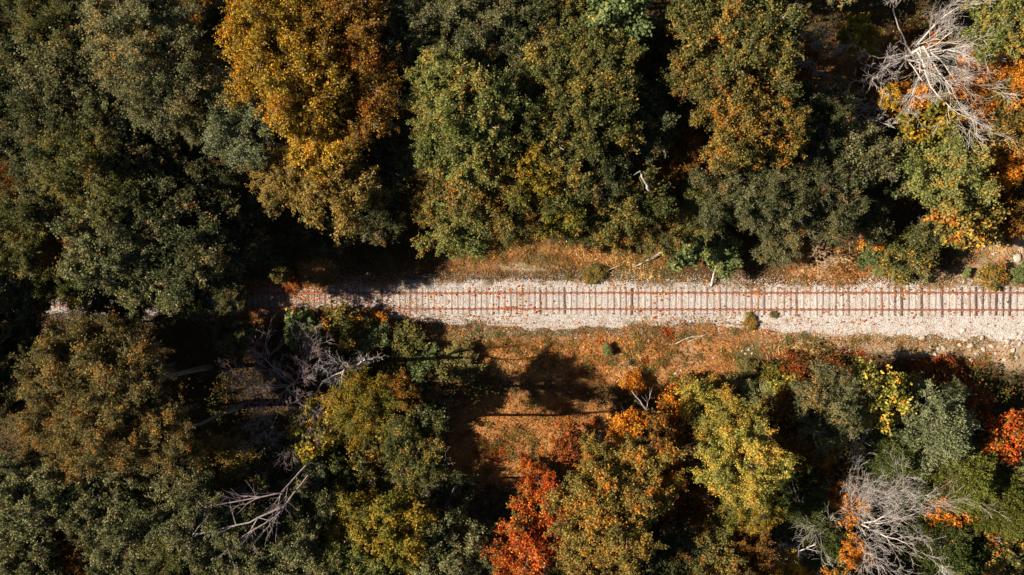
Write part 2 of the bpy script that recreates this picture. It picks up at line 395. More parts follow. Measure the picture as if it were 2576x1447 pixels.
def ground_material():
    m, n, out = nodes_mat('forest_floor')
    L = n.links.new
    tc = n.nodes.new('ShaderNodeTexCoord')
    def noise(scale, detail=4, rough=.6):
        k = n.nodes.new('ShaderNodeTexNoise'); k.inputs['Scale'].default_value = scale; k.inputs['Detail'].default_value = detail
        k.inputs['Roughness'].default_value = rough; L(tc.outputs['Object'], k.inputs[0]); return k
    def mixc(fac, a, b):
        k = n.nodes.new('ShaderNodeMix'); k.data_type = 'RGBA'
        L(fac, k.inputs[0]); L(a, k.inputs[6]); L(b, k.inputs[7]); return k.outputs[2]
    def math_(op, a, b):
        k = n.nodes.new('ShaderNodeMath'); k.operation = op
        for i, v in enumerate((a, b)):
            if isinstance(v, (int, float)): k.inputs[i].default_value = v
            else: L(v, k.inputs[i])
        return k.outputs[0]
    def mask(attr, nz, width=.22):
        a = n.nodes.new('ShaderNodeAttribute'); a.attribute_name = attr
        s = math_('ADD', a.outputs['Fac'], math_('MULTIPLY', math_('SUBTRACT', nz, .5), 1.1))
        mr = n.nodes.new('ShaderNodeMapRange'); mr.inputs[1].default_value = .5-width; mr.inputs[2].default_value = .5+width
        L(s, mr.inputs[0]); return mr.outputs[0]
    big = noise(.5, 6).outputs[0]; mid = noise(1.6, 6, .7).outputs[0]; fine = noise(9, 5, .75).outputs[0]; vf = noise(28, 4, .8).outputs[0]
    dark = ramp(n, [(.3, (.035, .024, .014)), (.5, (.075, .048, .024)), (.7, (.13, .075, .032))]); L(fine, dark.inputs[0])
    orr = ramp(n, [(.28, (.10, .048, .020)), (.42, (.27, .125, .043)), (.56, (.45, .215, .075)), (.72, (.58, .36, .175))]); L(fine, orr.inputs[0])
    pal = ramp(n, [(.3, (.19, .12, .06)), (.48, (.36, .25, .145)), (.62, (.47, .36, .24)), (.78, (.56, .48, .38))]); L(vf, pal.inputs[0])
    grn = ramp(n, [(.3, (.055, .055, .022)), (.6, (.13, .12, .05)), (.8, (.22, .18, .08))]); L(vf, grn.inputs[0])
    red = ramp(n, [(.3, (.07, .022, .012)), (.55, (.17, .050, .022)), (.75, (.28, .11, .04))]); L(vf, red.inputs[0])
    c = mixc(mask('orange', mid), dark.outputs[0], orr.outputs[0])
    c = mixc(mask('pale', mid), c, pal.outputs[0])
    c = mixc(mask('green', fine), c, grn.outputs[0])
    c = mixc(mask('red', fine), c, red.outputs[0])
    b = n.nodes.new('ShaderNodeBsdfDiffuse'); L(c, b.inputs[0])
    bp = n.nodes.new('ShaderNodeBump'); bp.inputs['Strength'].default_value = .9; bp.inputs['Distance'].default_value = .12
    L(math_('ADD', fine, math_('MULTIPLY', vf, .5)), bp.inputs['Height']); L(bp.outputs[0], b.inputs['Normal'])
    L(b.outputs[0], out.inputs[0])
    return m
link('ground', gme, ground_material(), kind='structure', label='leaf strewn forest floor and dry grass beside the railway')

# ballast bed: a low bank of pale crushed stone with ragged edges that sink under the ground
bx = np.arange(-62, 62.1, .25)
prof_t = np.linspace(0, 1, 33)
ctr = track_y(bx)
up_e = np.interp(bx, [-62, -24, -19, -14, -11, 0, 12, 20, 30, 40, 62], [1.6, 1.6, 1.7, 2.0, 2.0, 2.15, 2.15, 1.85, 1.7, 1.75, 1.8]) + (fbm(bx*.5, bx*0+3)-.5)*1.0
lo_e = np.interp(bx, [-62, -24, -14, -8, 0, 8, 14, 20, 28, 36, 62], [1.5, 1.5, 1.75, 2.1, 2.9, 2.7, 2.3, 2.5, 3.3, 3.7, 3.9]) + (fbm(bx*.5, bx*0+30)-.5)*1.0
V = []
for t in prof_t:
    off = -lo_e*1.12 + (lo_e*1.12+up_e*1.12)*t
    y = ctr + off
    q = np.where(off > 0, off/up_e, -off/lo_e)
    z = .17 - .17*np.clip((np.abs(off)-1.35)/1.2, 0, 1)*.55
    edge = np.clip((q-.72)/.4, 0, 1)
    z = z*(1-edge) + edge*(ground_z(bx, y)-.12) + (fbm(bx*2.3, y*2.3, 2)-.5)*.05*np.clip((np.abs(off)-1.2)/.4, 0, 1)
    V.append(np.stack([bx, y, z], 1))
V = np.stack(V, 0); BED = V
bi = np.arange(V.shape[0]*V.shape[1]).reshape(V.shape[0], V.shape[1])
F = np.stack([bi[:-1, :-1], bi[:-1, 1:], bi[1:, 1:], bi[1:, :-1]], -1).reshape(-1, 4)
def ballast_material():
    m, n, out = nodes_mat('ballast_pale_stone'); L = n.links.new
    tc = n.nodes.new('ShaderNodeTexCoord')
    v = n.nodes.new('ShaderNodeTexVoronoi'); v.inputs['Scale'].default_value = 14
    L(tc.outputs['Object'], v.inputs['Vector'])
    r = ramp(n, [(0, (.29, .25, .215)), (.5, (.42, .375, .335)), (1, (.53, .485, .44))]); 
    sep = n.nodes.new('ShaderNodeSeparateColor'); L(v.outputs['Color'], sep.inputs[0]); L(sep.outputs[0], r.inputs[0])
    ns = n.nodes.new('ShaderNodeTexNoise'); ns.inputs['Scale'].default_value = .9; ns.inputs['Detail'].default_value = 7; ns.inputs['Roughness'].default_value = .7
    L(tc.outputs['Object'], ns.inputs[0])
    r2 = ramp(n, [(.50, (0, 0, 0)), (.72, (1, 1, 1))]); L(ns.outputs[0], r2.inputs[0])
    mx = n.nodes.new('ShaderNodeMix'); mx.data_type = 'RGBA'; L(r2.outputs[0], mx.inputs[0]); L(r.outputs[0], mx.inputs[6]); mx.inputs[7].default_value = (.27, .17, .10, 1)
    b = n.nodes.new('ShaderNodeBsdfDiffuse'); L(mx.outputs[2], b.inputs[0])
    bp = n.nodes.new('ShaderNodeBump'); bp.inputs['Strength'].default_value = .8; bp.inputs['Distance'].default_value = .04; bp.invert = True
    L(v.outputs['Distance'], bp.inputs['Height']); L(bp.outputs[0], b.inputs['Normal'])
    L(b.outputs[0], out.inputs[0]); return m
link('ballast_bed', mesh_faces('ballast_bed', V.reshape(-1, 3), F, smooth=True), ballast_material(), kind='structure',
     label='pale crushed stone bed under the railway track')

# loose ballast stones on the bed
def bed_point(n, r, q=1.0):
    x = r.uniform(-50, 50, n); t = r.uniform(.03, .97, n)
    ti = t*(len(prof_t)-1); t0 = np.clip(ti.astype(int), 0, len(prof_t)-2); ft = ti-t0
    xi = (x+62)/.25; x0 = xi.astype(int); fx = xi-x0
    g = lambda a, b: BED[a, b]
    P = (g(t0, x0)*(1-fx)[:, None]+g(t0, x0+1)*fx[:, None])*(1-ft)[:, None] + (g(t0+1, x0)*(1-fx)[:, None]+g(t0+1, x0+1)*fx[:, None])*ft[:, None]
    return P
def stones(n, P, size, r, name):
    """small irregular tetra-like wedges, 3 visible faces each"""
    a = r.uniform(0, 6.28, n); k = np.array([0, 2.1, 4.2])
    A = a[:, None]+k[None]+r.normal(size=(n, 3))*.3
    s = size*r.uniform(.5, 1.3, n)
    base = np.stack([np.cos(A)*s[:, None], np.sin(A)*s[:, None], np.zeros_like(A)-.01], -1)*r.uniform(.7, 1.2, (n, 3, 1)) + P[:, None]
    top = P + np.stack([r.normal(size=n)*s*.25, r.normal(size=n)*s*.25, s*.75], 1)
    tri = np.stack([np.stack([base[:, i], base[:, (i+1) % 3], top], 1) for i in range(3)], 1).reshape(-1, 3, 3)
    return mesh_quads(name, tri, np.repeat(r.random(n), 3), k=3)
def tint_diffuse(name, cols):
    m, n, out = nodes_mat(name)
    a = n.nodes.new('ShaderNodeAttribute'); a.attribute_name = 'tint'
    r = ramp(n, [(i/(len(cols)-1), c) for i, c in enumerate(cols)]); n.links.new(a.outputs['Fac'], r.inputs[0])
    d = n.nodes.new('ShaderNodeBsdfDiffuse'); n.links.new(r.outputs[0], d.inputs[0]); n.links.new(d.outputs[0], out.inputs[0]); return m
STONE = tint_diffuse('loose_stone', [(.19,.155,.13), (.40,.36,.32), (.49,.45,.41), (.59,.55,.505)])
r = np.random.default_rng(5)
P = bed_point(60000, r)
ex = r.uniform(-50, 50, 26000); es = r.random(26000) < .45; eo = r.normal(size=26000)*.35
ey = track_y(ex) + np.where(es, np.interp(ex, bx, up_e)+.05+eo, -np.interp(ex, bx, lo_e)-.05+eo*1.5)
dq = np.abs(ey-track_y(ex)); P = np.concatenate([P, np.stack([ex, ey, np.where(dq < 2.1, .12, np.maximum(ground_z(ex, ey), -.3))], 1)])
link('ballast_stones', stones(len(P), P, .055, r, 'ballast_stones'), STONE, kind='stuff', label='loose pale crushed stones over the track bed')

# ------------------------------------------------------------------ railway track
def wood_mat(name, c0, c1, c2):
    m, n, out = nodes_mat(name); L = n.links.new
    tc = n.nodes.new('ShaderNodeTexCoord'); oi = n.nodes.new('ShaderNodeObjectInfo')
    mp = n.nodes.new('ShaderNodeMapping'); mp.inputs['Scale'].default_value = (30, 1.2, 8)
    add = n.nodes.new('ShaderNodeVectorMath'); add.operation = 'ADD'
    cmb = n.nodes.new('ShaderNodeCombineXYZ'); ml = n.nodes.new('ShaderNodeMath'); ml.operation = 'MULTIPLY'; ml.inputs[1].default_value = 40
    L(oi.outputs['Random'], ml.inputs[0]); L(ml.outputs[0], cmb.inputs[1]); L(tc.outputs['Object'], add.inputs[0]); L(cmb.outputs[0], add.inputs[1])
    L(add.outputs[0], mp.inputs[0])
    ns = n.nodes.new('ShaderNodeTexNoise'); ns.inputs['Scale'].default_value = 1; ns.inputs['Detail'].default_value = 6; L(mp.outputs[0], ns.inputs[0])
    r = ramp(n, [(.3, c0), (.5, c1), (.7, c2)]); L(ns.outputs[0], r.inputs[0])
    hsv = n.nodes.new('ShaderNodeHueSaturation'); mr = n.nodes.new('ShaderNodeMapRange'); mr.inputs[3].default_value = .66; mr.inputs[4].default_value = 1.14
    L(oi.outputs['Random'], mr.inputs[0]); L(mr.outputs[0], hsv.inputs['Value']); L(r.outputs[0], hsv.inputs['Color'])
    b = n.nodes.new('ShaderNodeBsdfPrincipled'); b.inputs['Roughness'].default_value = .85; L(hsv.outputs[0], b.inputs[0])
    bp = n.nodes.new('ShaderNodeBump'); bp.inputs['Strength'].default_value = .6; bp.inputs['Distance'].default_value = .02
    L(ns.outputs[0], bp.inputs['Height']); L(bp.outputs[0], b.inputs['Normal']); L(b.outputs[0], out.inputs[0]); return m
W_PALE = wood_mat('weathered_pale_timber', (.23,.18,.145), (.345,.285,.24), (.43,.37,.325))
W_MID = wood_mat('weathered_brown_timber', (.14,.085,.06), (.24,.155,.115), (.33,.235,.185))
W_DARK = wood_mat('dark_creosoted_timber', (.05,.030,.022), (.105,.062,.045), (.17,.105,.08))
RUST = bark_mat('rusty_steel', (.20,.065,.032), (.36,.135,.075), 4)
RUSTD = bark_mat('rusty_plate', (.14,.045,.025), (.30,.11,.06), 9)

track = thing('railway_track', 'rusty single railway track on timber sleepers in pale ballast', 'railway track', (0, float(track_y(0)), 0))
OY = float(track_y(0))
sm = []
for k in range(4):
    rr = np.random.default_rng(50+k)
    nseg = 6; ys = np.linspace(-1.28, 1.28, nseg+1); V = []
    for i, y in enumerate(ys):
        wdt = .115 + rr.normal()*.005; dz = rr.normal()*.004
        V += [(-wdt, y, -.12), (-wdt, y, .018+dz), (-wdt+.016, y, .036+dz), (wdt-.016, y, .036+dz), (wdt, y, .018+dz), (wdt, y, -.12)]
    Fq = []
    for i in range(nseg):
        for j in range(5): a = i*6+j; Fq.append((a, a+6, a+7, a+1))
    e = nseg*6
    Fq += [(0, 1, 4, 5), (1, 2, 3, 4), (e+5, e+4, e+1, e), (e+4, e+3, e+2, e+1)]
    sm.append(mesh_faces('sleeper', V, Fq))
dark_src = {2161: 'd', 2186: 'm', 2258: 'd', 2525: 'd', 2724: 'm', 2881: 'm', 3010: 'm', 3188: 'd', 3530: 'm', 3584: 'd', 3611: 'd', 3692: 'd', 3721: 'm',
            3773: 'd', 3854: 'd', 3881: 'm', 3907: 'd', 3936: 'd', 3962: 'm', 3991: 'd', 4019: 'd', 4047: 'd', 1663: 'm', 1640: 'm', 1310: 'm', 1390: 'm', 1525: 'd', 2100: 'm'}
PITCH = .566; x_first = at((1900+150/6.44)*.6289, 757).x
tone = {}
for sx, t_ in dark_src.items():
    tone[round((at(sx*.6289, 757).x - x_first)/PITCH)] = t_
SLEEPX = []
for i in range(-92, 100):
    x = x_first + i*PITCH + random.uniform(-.02, .02)
    y = float(track_y(x))
    m_ = {'d': W_DARK, 'm': W_MID}.get(tone.get(i), W_PALE if random.random() > .07 else W_MID)
    s = link('sleeper', sm[i % 4], m_, track)
    s.location = (x, y-OY + random.uniform(-.05, .05), .158+random.uniform(-.022, .010)); s.rotation_euler = (0, 0, random.uniform(-.03, .03) + (math.pi if i % 3 == 0 else 0))
    SLEEPX.append(x)
GA = .7525
pts = np.array([(-.07, 0), (-.07, .012), (-.012, .03), (-.012, .11), (-.036, .122), (-.036, .15), (-.028, .16), (.028, .16), (.036, .15), (.036, .122), (.012, .11), (.012, .03), (.07, .012), (.07, 0)])
rx = np.arange(-60, 60.1, .5); 
for sgn in (1, -1):
    yy = track_y(rx) - OY + sgn*GA + (vnoise(rx*.15, rx*0+sgn)-.5)*.03
    V = np.stack([np.repeat(rx[:, None], 14, 1), yy[:, None]+pts[None, :, 0], np.repeat((.206+pts[:, 1])[None], len(rx), 0)], -1)
    ii = np.arange(len(rx)*14).reshape(len(rx), 14); i2 = np.roll(ii, -1, 1)
    Fq = np.stack([ii[:-1], ii[1:], i2[1:], i2[:-1]], -1).reshape(-1, 4)
    link('rail', mesh_faces('rail', V.reshape(-1, 3), Fq), RUST, track)
Vp = []; Fp = []
for x in SLEEPX:
    for sgn in (1, -1):
        c = np.array([x, track_y(x)-OY+sgn*GA, .192]); b0 = len(Vp)
        for dz in (0, .022):
            for dx, dy in ((-.085, -.125), (.085, -.125), (.085, .125), (-.085, .125)): Vp.append(c+np.array([dx, dy, dz]))
        Fp += [(b0+4, b0+5, b0+6, b0+7), (b0, b0+1, b0+5, b0+4), (b0+1, b0+2, b0+6, b0+5), (b0+2, b0+3, b0+7, b0+6), (b0+3, b0, b0+4, b0+7)]
        for sx_, sy_ in ((-.05, .098), (.05, -.098), (.05, .098), (-.05, -.098)):     # spikes
            q = c+np.array([sx_, sy_, .022]); b0 = len(Vp)
            for dz in (0, .045):
                for dx, dy in ((-.018, -.022), (.018, -.022), (.018, .022), (-.018, .022)): Vp.append(q+np.array([dx, dy, dz]))
            Fp += [(b0+4, b0+5, b0+6, b0+7), (b0, b0+1, b0+5, b0+4), (b0+1, b0+2, b0+6, b0+5), (b0+2, b0+3, b0+7, b0+6), (b0+3, b0, b0+4, b0+7)]
link('tie_plates', mesh_faces('tie_plates', Vp, Fp), RUSTD, track, kind='stuff')

# ------------------------------------------------------------------ trees and bushes
NT = [0]
def plant(name, cat, label, kind, pal, px, py, rpx, h, group, sx=1.0, sy=1.0, rz=None, bark=None, sz=None):
    """a leafy tree or bush whose crown middle stands at height h and shows at (px, py)"""
    i = NT[0]; NT[0] += 1
    rr = random.Random(i*7+1)
    me, limbs, R0 = crown(kind, i*5+rr.randint(0, 3))
    c = at(px, py, h)
    ty = float(track_y(c.x)); bxx, byy = c.x, c.y
    if h > 2.5 and abs(c.y-ty) < 3.4: byy = ty + (3.4 if c.y > ty-.8 else -3.4)      # the trunk stands clear of the track and leans over it
    gz = float(ground_z(bxx, byy))
    R = rpx*px_size(px, h); s = R/R0*1.0
    rz = rr.uniform(0, 6.28) if rz is None else rz
    t = thing(name, label, cat, (bxx, byy, gz), group)
    hc = h-gz
    zc = hc - (2.0*s if kind == 'juniper' else 0)
    zs = s if sz is None else s*sz
    zs = min(zs, max(.3*s, (hc-.1)/R0/.62)) if kind != 'juniper' else zs
    if max(sx, sy)/min(sx, sy) > 1.15: rz = 0
    for nm, m_, mat in (('crown', me, LM[pal]), ('branches', limbs, bark or BARK)):
        o = link(nm, m_, mat, t); o.location = (c.x-bxx, c.y-byy, zc); o.scale = (s*sx, s*sy, zs); o.rotation_euler = (0, 0, rz)
    tr = link('trunk', trunk(i, max(.4, zc - .5*zs*R0*.9), max(.05, .055*R), c.x-bxx, c.y-byy), bark or BARK, t)
    return t

TREES = [
# kind, palette, px, py, r, height, label
('fineL','dark',60,50,105,12,'dark green tree in the top left corner of the wood'),
('fineL','mossy',175,55,105,13,'mossy olive tree between the top left corner and the grey olive tree'),
('broadL','dark',45,185,95,12,'dark green tree below the top left corner tree'),
('broadL','grey',185,185,110,13,'grey green tree just left of the large grey olive crown'),
('fineL','olive',360,60,125,15,'large grey olive tree with orange flecks, upper half at the top edge'),
('fineL','olive',430,190,125,14.5,'grey olive tree with orange flecks, middle of the olive clump'),
('fineL','olive',500,285,62,12,'small grey olive crown at the lower tip of the olive clump'),
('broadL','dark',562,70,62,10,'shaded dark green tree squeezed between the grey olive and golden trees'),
('broadS','amber',515,12,38,10,'small amber crown at the top edge between olive and golden trees'),
('fineL','gold',700,55,118,15,'bright golden tree at the top edge, lit on its left side'),
('fineL','gold',735,205,135,15,'tallest golden yellow tree with a bright left edge'),
('fineL','amber',870,70,125,14,'amber brown tree right of the golden trees, their shade painted into its leaves'),  # darker amber leaves paint the shaded right side of the golden crowns
('fineL','amber',890,235,122,13.5,'lower amber tree below the golden trees, shade painted into its leaf colour'),  # shade of the golden crowns put into the leaf colour here too
('broadL','gold',810,345,88,13,'low golden crown above the tan tree'),
('fineL','juniper',610,310,105,13,'fine grey green round tree against the golden tree'),
('fineL','tan',725,440,85,11.5,'tan leaved tree, left half of the tan clump over dark shade'),
('broadL','tan',850,460,105,11.5,'tan and gold leaved tree overhanging the dark gap above the track'),
('broadL','dark',945,430,70,9,'dark green tree right behind the tan leaved tree'),
('broadL','dark',35,310,90,12,'dark green tree on the left edge, a third of the way down'),
('fineL','dark',140,315,105,12.5,'fine dark green tree in the middle of the left wood'),
('broadL','grey',265,310,90,12,'grey green tree under the left flank of the olive clump'),
('fineL','mossy',215,410,105,13,'mossy tree in the heart of the left wood'),
('broadL','dark',345,370,100,11,'dark tree in the shade below the grey olive clump'),
('fineL','brown',60,480,80,11,'brownish tree beside the bare grey treetop on the left edge'),
('broadL','grey',130,480,85,12,'grey green tree right of the brownish tree on the left edge'),
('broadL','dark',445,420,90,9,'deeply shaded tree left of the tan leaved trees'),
('fineL','mossy',300,500,100,12,'mossy tree above the middle of the left wood'),
('fineL','mossy',45,600,105,12,'olive yellow tree on the left edge above the buried track'),
('broadL','dark',400,520,100,11,'dark broadleaf tree between the mossy tree and the dark gap'),
('broadL','dark',510,500,88,10,'shaded tree with pale leaf glints left of the dark gap'),
('fineL','brown',160,590,88,11,'brown leaved tree right of the olive yellow edge tree'),
('broadL','grey',275,620,105,12,'grey green tree leaning over the buried left end of the track'),
('broadL','dark',590,560,88,8.5,'dark tree at the rim of the black shade above the track'),
('broadL','dark',480,620,105,11,'dark leafy tree above the spot where the track vanishes'),
('airyL','dark',605,640,82,8,'nearest dark tree above the leafy left end of the open track'),
('fineL','grey',55,690,85,9,'pale green tree overhanging the track at the left edge'),
('broadL','mossy',170,690,75,9,'low mossy tree hiding the track near the left edge'),
('broadL','grey',385,700,90,10,'grey green tree covering the track left of the opening'),
('airyL','mossy',478,700,56,3.2,'small mossy tree hanging over the track before the opening'),
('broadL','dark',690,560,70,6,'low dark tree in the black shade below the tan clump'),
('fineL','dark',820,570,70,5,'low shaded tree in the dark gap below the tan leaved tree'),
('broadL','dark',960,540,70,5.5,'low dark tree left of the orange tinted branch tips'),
('fineL','grey',1010,55,105,11.5,'grey green tree at the top edge right of the amber tree'),
('fineL','grey',1125,75,105,12,'fine grey green tree at the top edge above the pale green tree'),
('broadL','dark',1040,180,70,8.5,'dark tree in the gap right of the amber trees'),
('fineL','grey',1225,30,90,11.5,'grey tree with brown twigs at the top edge near the middle'),
('broadL','light',1110,215,78,13.5,'pale green tree with large leaves, upper left part of the pale clump'),
('broadL','light',1190,280,105,14,'tallest pale green tree with large leaves in the top middle'),
('broadL','light',1115,345,78,13,'pale green tree with large leaves beside the dark gap'),
('broadL','light',1190,400,90,12.5,'yellowing pale green tree in the middle of the pale clump'),
('broadL','grey',1020,375,62,9,'small shaded grey green crown left of the pale clump'),
('broadL','spotor',1215,480,92,11.5,'green tree flecked with orange below the pale clump'),
('broadL','spotor',1120,510,68,9.5,'orange tipped tree reaching left over the dark gap'),
('broadL','light',1160,570,80,9.5,'pale green tree overhanging the bank above the track'),
('broadL','dark',1330,90,98,11,'dark green tree right of the grey tree with brown twigs'),
('broadL','spot',1420,50,75,11,'dark green tree at the top edge with few yellow leaves'),
('broadS','kudzu',1555,55,80,12,'fresh green maple at the top edge'),
('broadL','spot',1400,195,95,12,'green tree with yellow tips right of the pale clump'),
('broadL','spot',1510,180,90,12.5,'leafy green tree with a yellow sprig below the fresh green maple'),
('broadL','dark',1650,120,70,8,'shaded dark tree in the gap at the top right of middle'),
('broadL','dark',1300,300,75,9,'dark tree wedged beside the tallest pale green tree'),
('broadL','spot',1390,315,90,12,'green tree with pale twigs in the upper middle'),
('broadL','spot',1500,305,100,12.5,'broad green tree with orange tufts in the upper middle'),
('broadL','dark',1610,320,85,10,'dark green thicket tree left of the orange flecked tree'),
('broadL','limey',1320,420,90,11,'yellow green tree in the middle of the upper wood'),
('broadL','spot',1420,430,88,11,'green tree with orange sprigs above the dry bank'),
('fineL','spotor',1300,530,88,9,'fine leaved orange flecked tree on the bank edge'),
('broadL','limey',1395,520,82,9,'yellow green tree on the bank above the middle of the track'),
('broadL','dark',1510,430,78,10.5,'dark tree by the pale broken trunk in the upper middle'),
('fineL','spot',1470,540,78,7.5,'small leaved tree above the tan grass bank'),
('broadL','spot',1590,500,88,9,'green tree just left of the pale broken trunk'),
('fineL','spotor',1645,560,80,7,'orange flecked low tree above the fallen grey log'),
('broadL','spotor',1800,90,110,12.5,'green and orange tree left of the top right clearing'),
('broadL','spot',1900,90,105,13,'green tree with orange leaves next to the pinkish twig bush'),
('broadL','spotor',1770,190,85,12,'orange flecked tree above the dark hollow'),
('broadL','spotor',1870,200,100,12,'tallest orange flecked green tree of the upper right wood'),
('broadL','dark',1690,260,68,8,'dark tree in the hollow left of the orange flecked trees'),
('broadL','golgrn',1850,335,90,12,'yellow green tree with orange rim in the upper right wood'),
('broadL','golgrn',1950,330,78,11,'yellow green tree beside the dark shade and bare saplings'),
('broadL','brown',1700,400,75,7.5,'sparse brownish tree in the shade above the small leaved tree'),
('fineL','dark',1850,480,95,8.5,'small leaved dark green tree above the olive bush'),
('fineL','grey',1945,500,85,8.5,'small leaved grey green tree right of the dark one'),
('fineL','spot',1750,530,75,7,'thin leaved tree behind the vine covered bushes'),
('fineL','dark',2060,300,82,8,'dark tree shading the hollow below the reddish clearing'),
('fineL','dark',2040,420,88,8,'dark tree left of the grey green tree with pale rim'),
('fineL','dark',2075,530,80,6.5,'shaded low tree above the dry fan of twigs'),
('broadS','brown',1985,170,58,5.5,'brown leaved small tree on the edge of the reddish clearing'),
('broadS','limey',2150,95,48,6,'yellow green small tree left of the big bare white tree'),
('broadL','light',2530,65,90,9,'green yellow tree in the top right corner'),
('broadS','orange',2285,262,52,5.5,'vivid red orange maple under the bare white tree'),
('broadS','gold',2235,245,26,7,'small yellow sapling left of the vivid maple'),
('fineS','grey',2165,400,75,8,'grey green tree with long leaves below the small bare tree'),
('broadS','limey',2320,345,75,6.5,'yellow green bushy tree under the vivid red orange maple'),
('broadS','dark',2260,440,60,5,'dark low tree in the shade between two grey green trees'),
('broadL','light',2380,430,92,8,'pale green tree with pointed leaves near the right edge'),
('broadS','orange',2465,410,48,6,'orange tree wedged right of the pale pointed leaves'),
('broadS','golgrn',2415,560,72,5.5,'yellow orange maple at the corner of the pale bank'),
('fineS','amber',2530,545,58,3.5,'amber low tree on the right edge above the pale bank'),
('fineS','golgrn',2540,340,60,6,'orange leaved tree behind fallen white logs at the right edge'),
('fineS','orange',2550,150,60,6.5,'orange low tree in the leaf covered clearing at the right edge'),
('fineS','dark',2180,555,55,4,'dark low tree behind the orange bush above the track'),
# over the buried track
('broadL','grey',240,735,62,5,'grey green tree leaning over the rails left of the amber clump top'),
('broadL','dark',330,760,58,5,'dark tree right above the amber clump hiding the rails'),
('fineS','dark',575,752,40,2.6,'low dark bushy crown closing off the left end of the track'),
('airyL','dark',440,745,66,3.2,'dark green tree sagging over the hidden track'),
('airyL','dark',505,737,46,2.7,'fine dark tree whose crown ends where the sleepers appear'),
('fineL','mossy',110,722,60,5,'mossy crown above the sunlit bit of rail at the left edge'),
# lower left
('broadL','dark',40,830,90,8,'shaded tree under the track at the left edge'),
('fineL','olivamb',235,890,104,9,'olive tree with amber leaves, top of the big amber clump'),
('fineL','olivamb',180,965,108,11,'olive tree with amber leaves, left shoulder of the amber clump'),
('fineL','olivamb',330,965,122,11.5,'tallest amber and olive tree in the left lower wood'),
('fineL','olivamb',150,1080,90,12,'olive tree with amber leaves, lower left of the amber clump'),
('fineL','olivamb',270,1090,108,12.5,'olive tree with amber leaves, lower middle of the amber clump'),
('fineL','olivamb',410,1090,88,12,'amber tree with orange rim, lower right of the amber clump'),
('broadL','dark',55,960,80,8,'shaded tree on the left edge beside the amber clump'),
('airyL','dark',590,845,60,3.2,'low dark tree below the place where the track opens'),
('broadL','grey',75,1230,110,12,'grey green tree on the left edge below the amber clump'),
('broadL','grey',195,1230,95,11.5,'grey green tree with brown twigs below the amber clump'),
('broadL','grey',40,1360,88,11.5,'grey green tree by the bottom left corner'),
('fineL','brown',180,1400,85,9,'dark orange brown tree at the bottom edge, left'),
('broadL','grey',310,1270,100,11,'grey green tree in the middle of the lower left wood'),
('broadL','dark',400,1190,70,7,'dark tree under the orange rim of the amber clump'),
('broadL','grey',330,1400,85,10.5,'grey green tree at the bottom edge left of the fallen tree'),
('fineL','grey',475,1300,108,10.5,'fine grey green tree left of the tangled fallen branches'),
('fineL','mossy',450,1420,85,11,'mossy tree at the bottom edge left of the fallen branches'),
('fineS','tan',575,1160,66,7.5,'tan small leaved tree beside the dark brush pile'),
('broadL','grey',600,1370,95,10,'grey green tree behind the long fallen branches'),
('broadL','dark',640,1260,75,8,'dark tree under the crossing fallen trunks'),
('fineS','juniper',785,1185,42,6,'small grey green juniper like tree by the fallen trunk'),
('broadS','limey',800,1075,68,6,'yellow green tree right of the dark brush pile'),
('fineS','mossy',700,1110,56,5,'low mossy tree under the brush pile'),
('fineL','limey',925,1030,88,10.5,'olive tree dotted with yellow leaves left of the clearing'),
('broadS','golgrn',955,1110,66,3.4,'yellow flecked tree below the olive one left of the clearing'),
('broadS','amber',1015,985,42,5,'small orange tipped crown at the clearing edge'),
('broadS','dark',1080,1015,44,3,'dark green low tree on the edge of the shaded clearing'),
('broadL','spot',1045,1130,80,13,'tall airy green tree at the left rim whose shadow crosses the clearing'),
('airyL','spot',870,1190,92,4,'leafy green tree right of the small grey juniper'),
('airyL','spot',980,1205,82,2.8,'wide green tree with pale twigs in the lower middle wood'),
('broadL','grey',760,1300,82,7,'grey green tree right of the crossing fallen trunks'),
('fineL','limey',870,1310,98,6,'yellow green tree with bare twigs in the lower middle wood'),
('broadL','limey',1000,1330,98,9,'light green tree above the bare crown at the bottom edge'),
('broadL','grey',760,1410,88,9.5,'grey green tree at the bottom edge beside the bare crown'),
('broadL','light',900,1430,88,9,'light green tree at the bottom edge behind the bare crown'),
('broadL','grey',1130,1370,90,8,'grey green big leaved tree left of the red orange tree'),
('airyL','dark',1130,1255,72,5.5,'dark leaved tree on the lower rim of the clearing'),
('airyL','dark',1235,1260,62,4,'dark green low tree above the red orange tree'),
('broadL','grey',1220,1400,60,8,'green tree at the bottom edge touching the red orange tree'),
('airyL','red',1362,1325,98,10,'brilliant red orange tree at the bottom middle'),
('airyL','red',1345,1200,46,6,'small red tree above the brilliant red orange one'),
('airyL','red',1310,1420,86,8.5,'red orange tree cut by the bottom edge'),
('airyL','spotor',1285,1330,46,6.5,'thin orange dotted tree on the left flank of the red orange one'),
('broadL','golgrn',1520,1165,68,10,'golden green tree at the upper left of the golden clump'),
('broadL','golgrn',1490,1260,92,12,'golden green tree next to the brilliant red orange one'),
('broadL','golgrn',1615,1200,88,11,'tall golden green tree in the middle of the golden clump'),
('broadS','orange',1578,1065,38,8,'small orange treetop poking into the dark shadow'),
('broadL','golgrn',1560,1320,98,12,'golden green tree lower in the golden clump'),
('broadL','tan',1490,1400,88,11,'tan yellow tree at the bottom edge right of the red one'),
('broadL','brown',1705,1240,78,8,'red brown shaded tree between golden and yellow green trees'),
('broadL','dark',1670,1380,80,8.5,'dark green tree at the bottom edge below the red brown one'),
('broadL','spotor',1780,1370,82,8.5,'orange and green tree at the bottom edge below the yellow green clump'),
('broadL','brown',1870,1380,72,7.5,'brown orange tree at the bottom edge, right'),
('fineL','yelgrn',1835,1085,82,9,'bright yellow green tree at the lower edge of the clearing'),
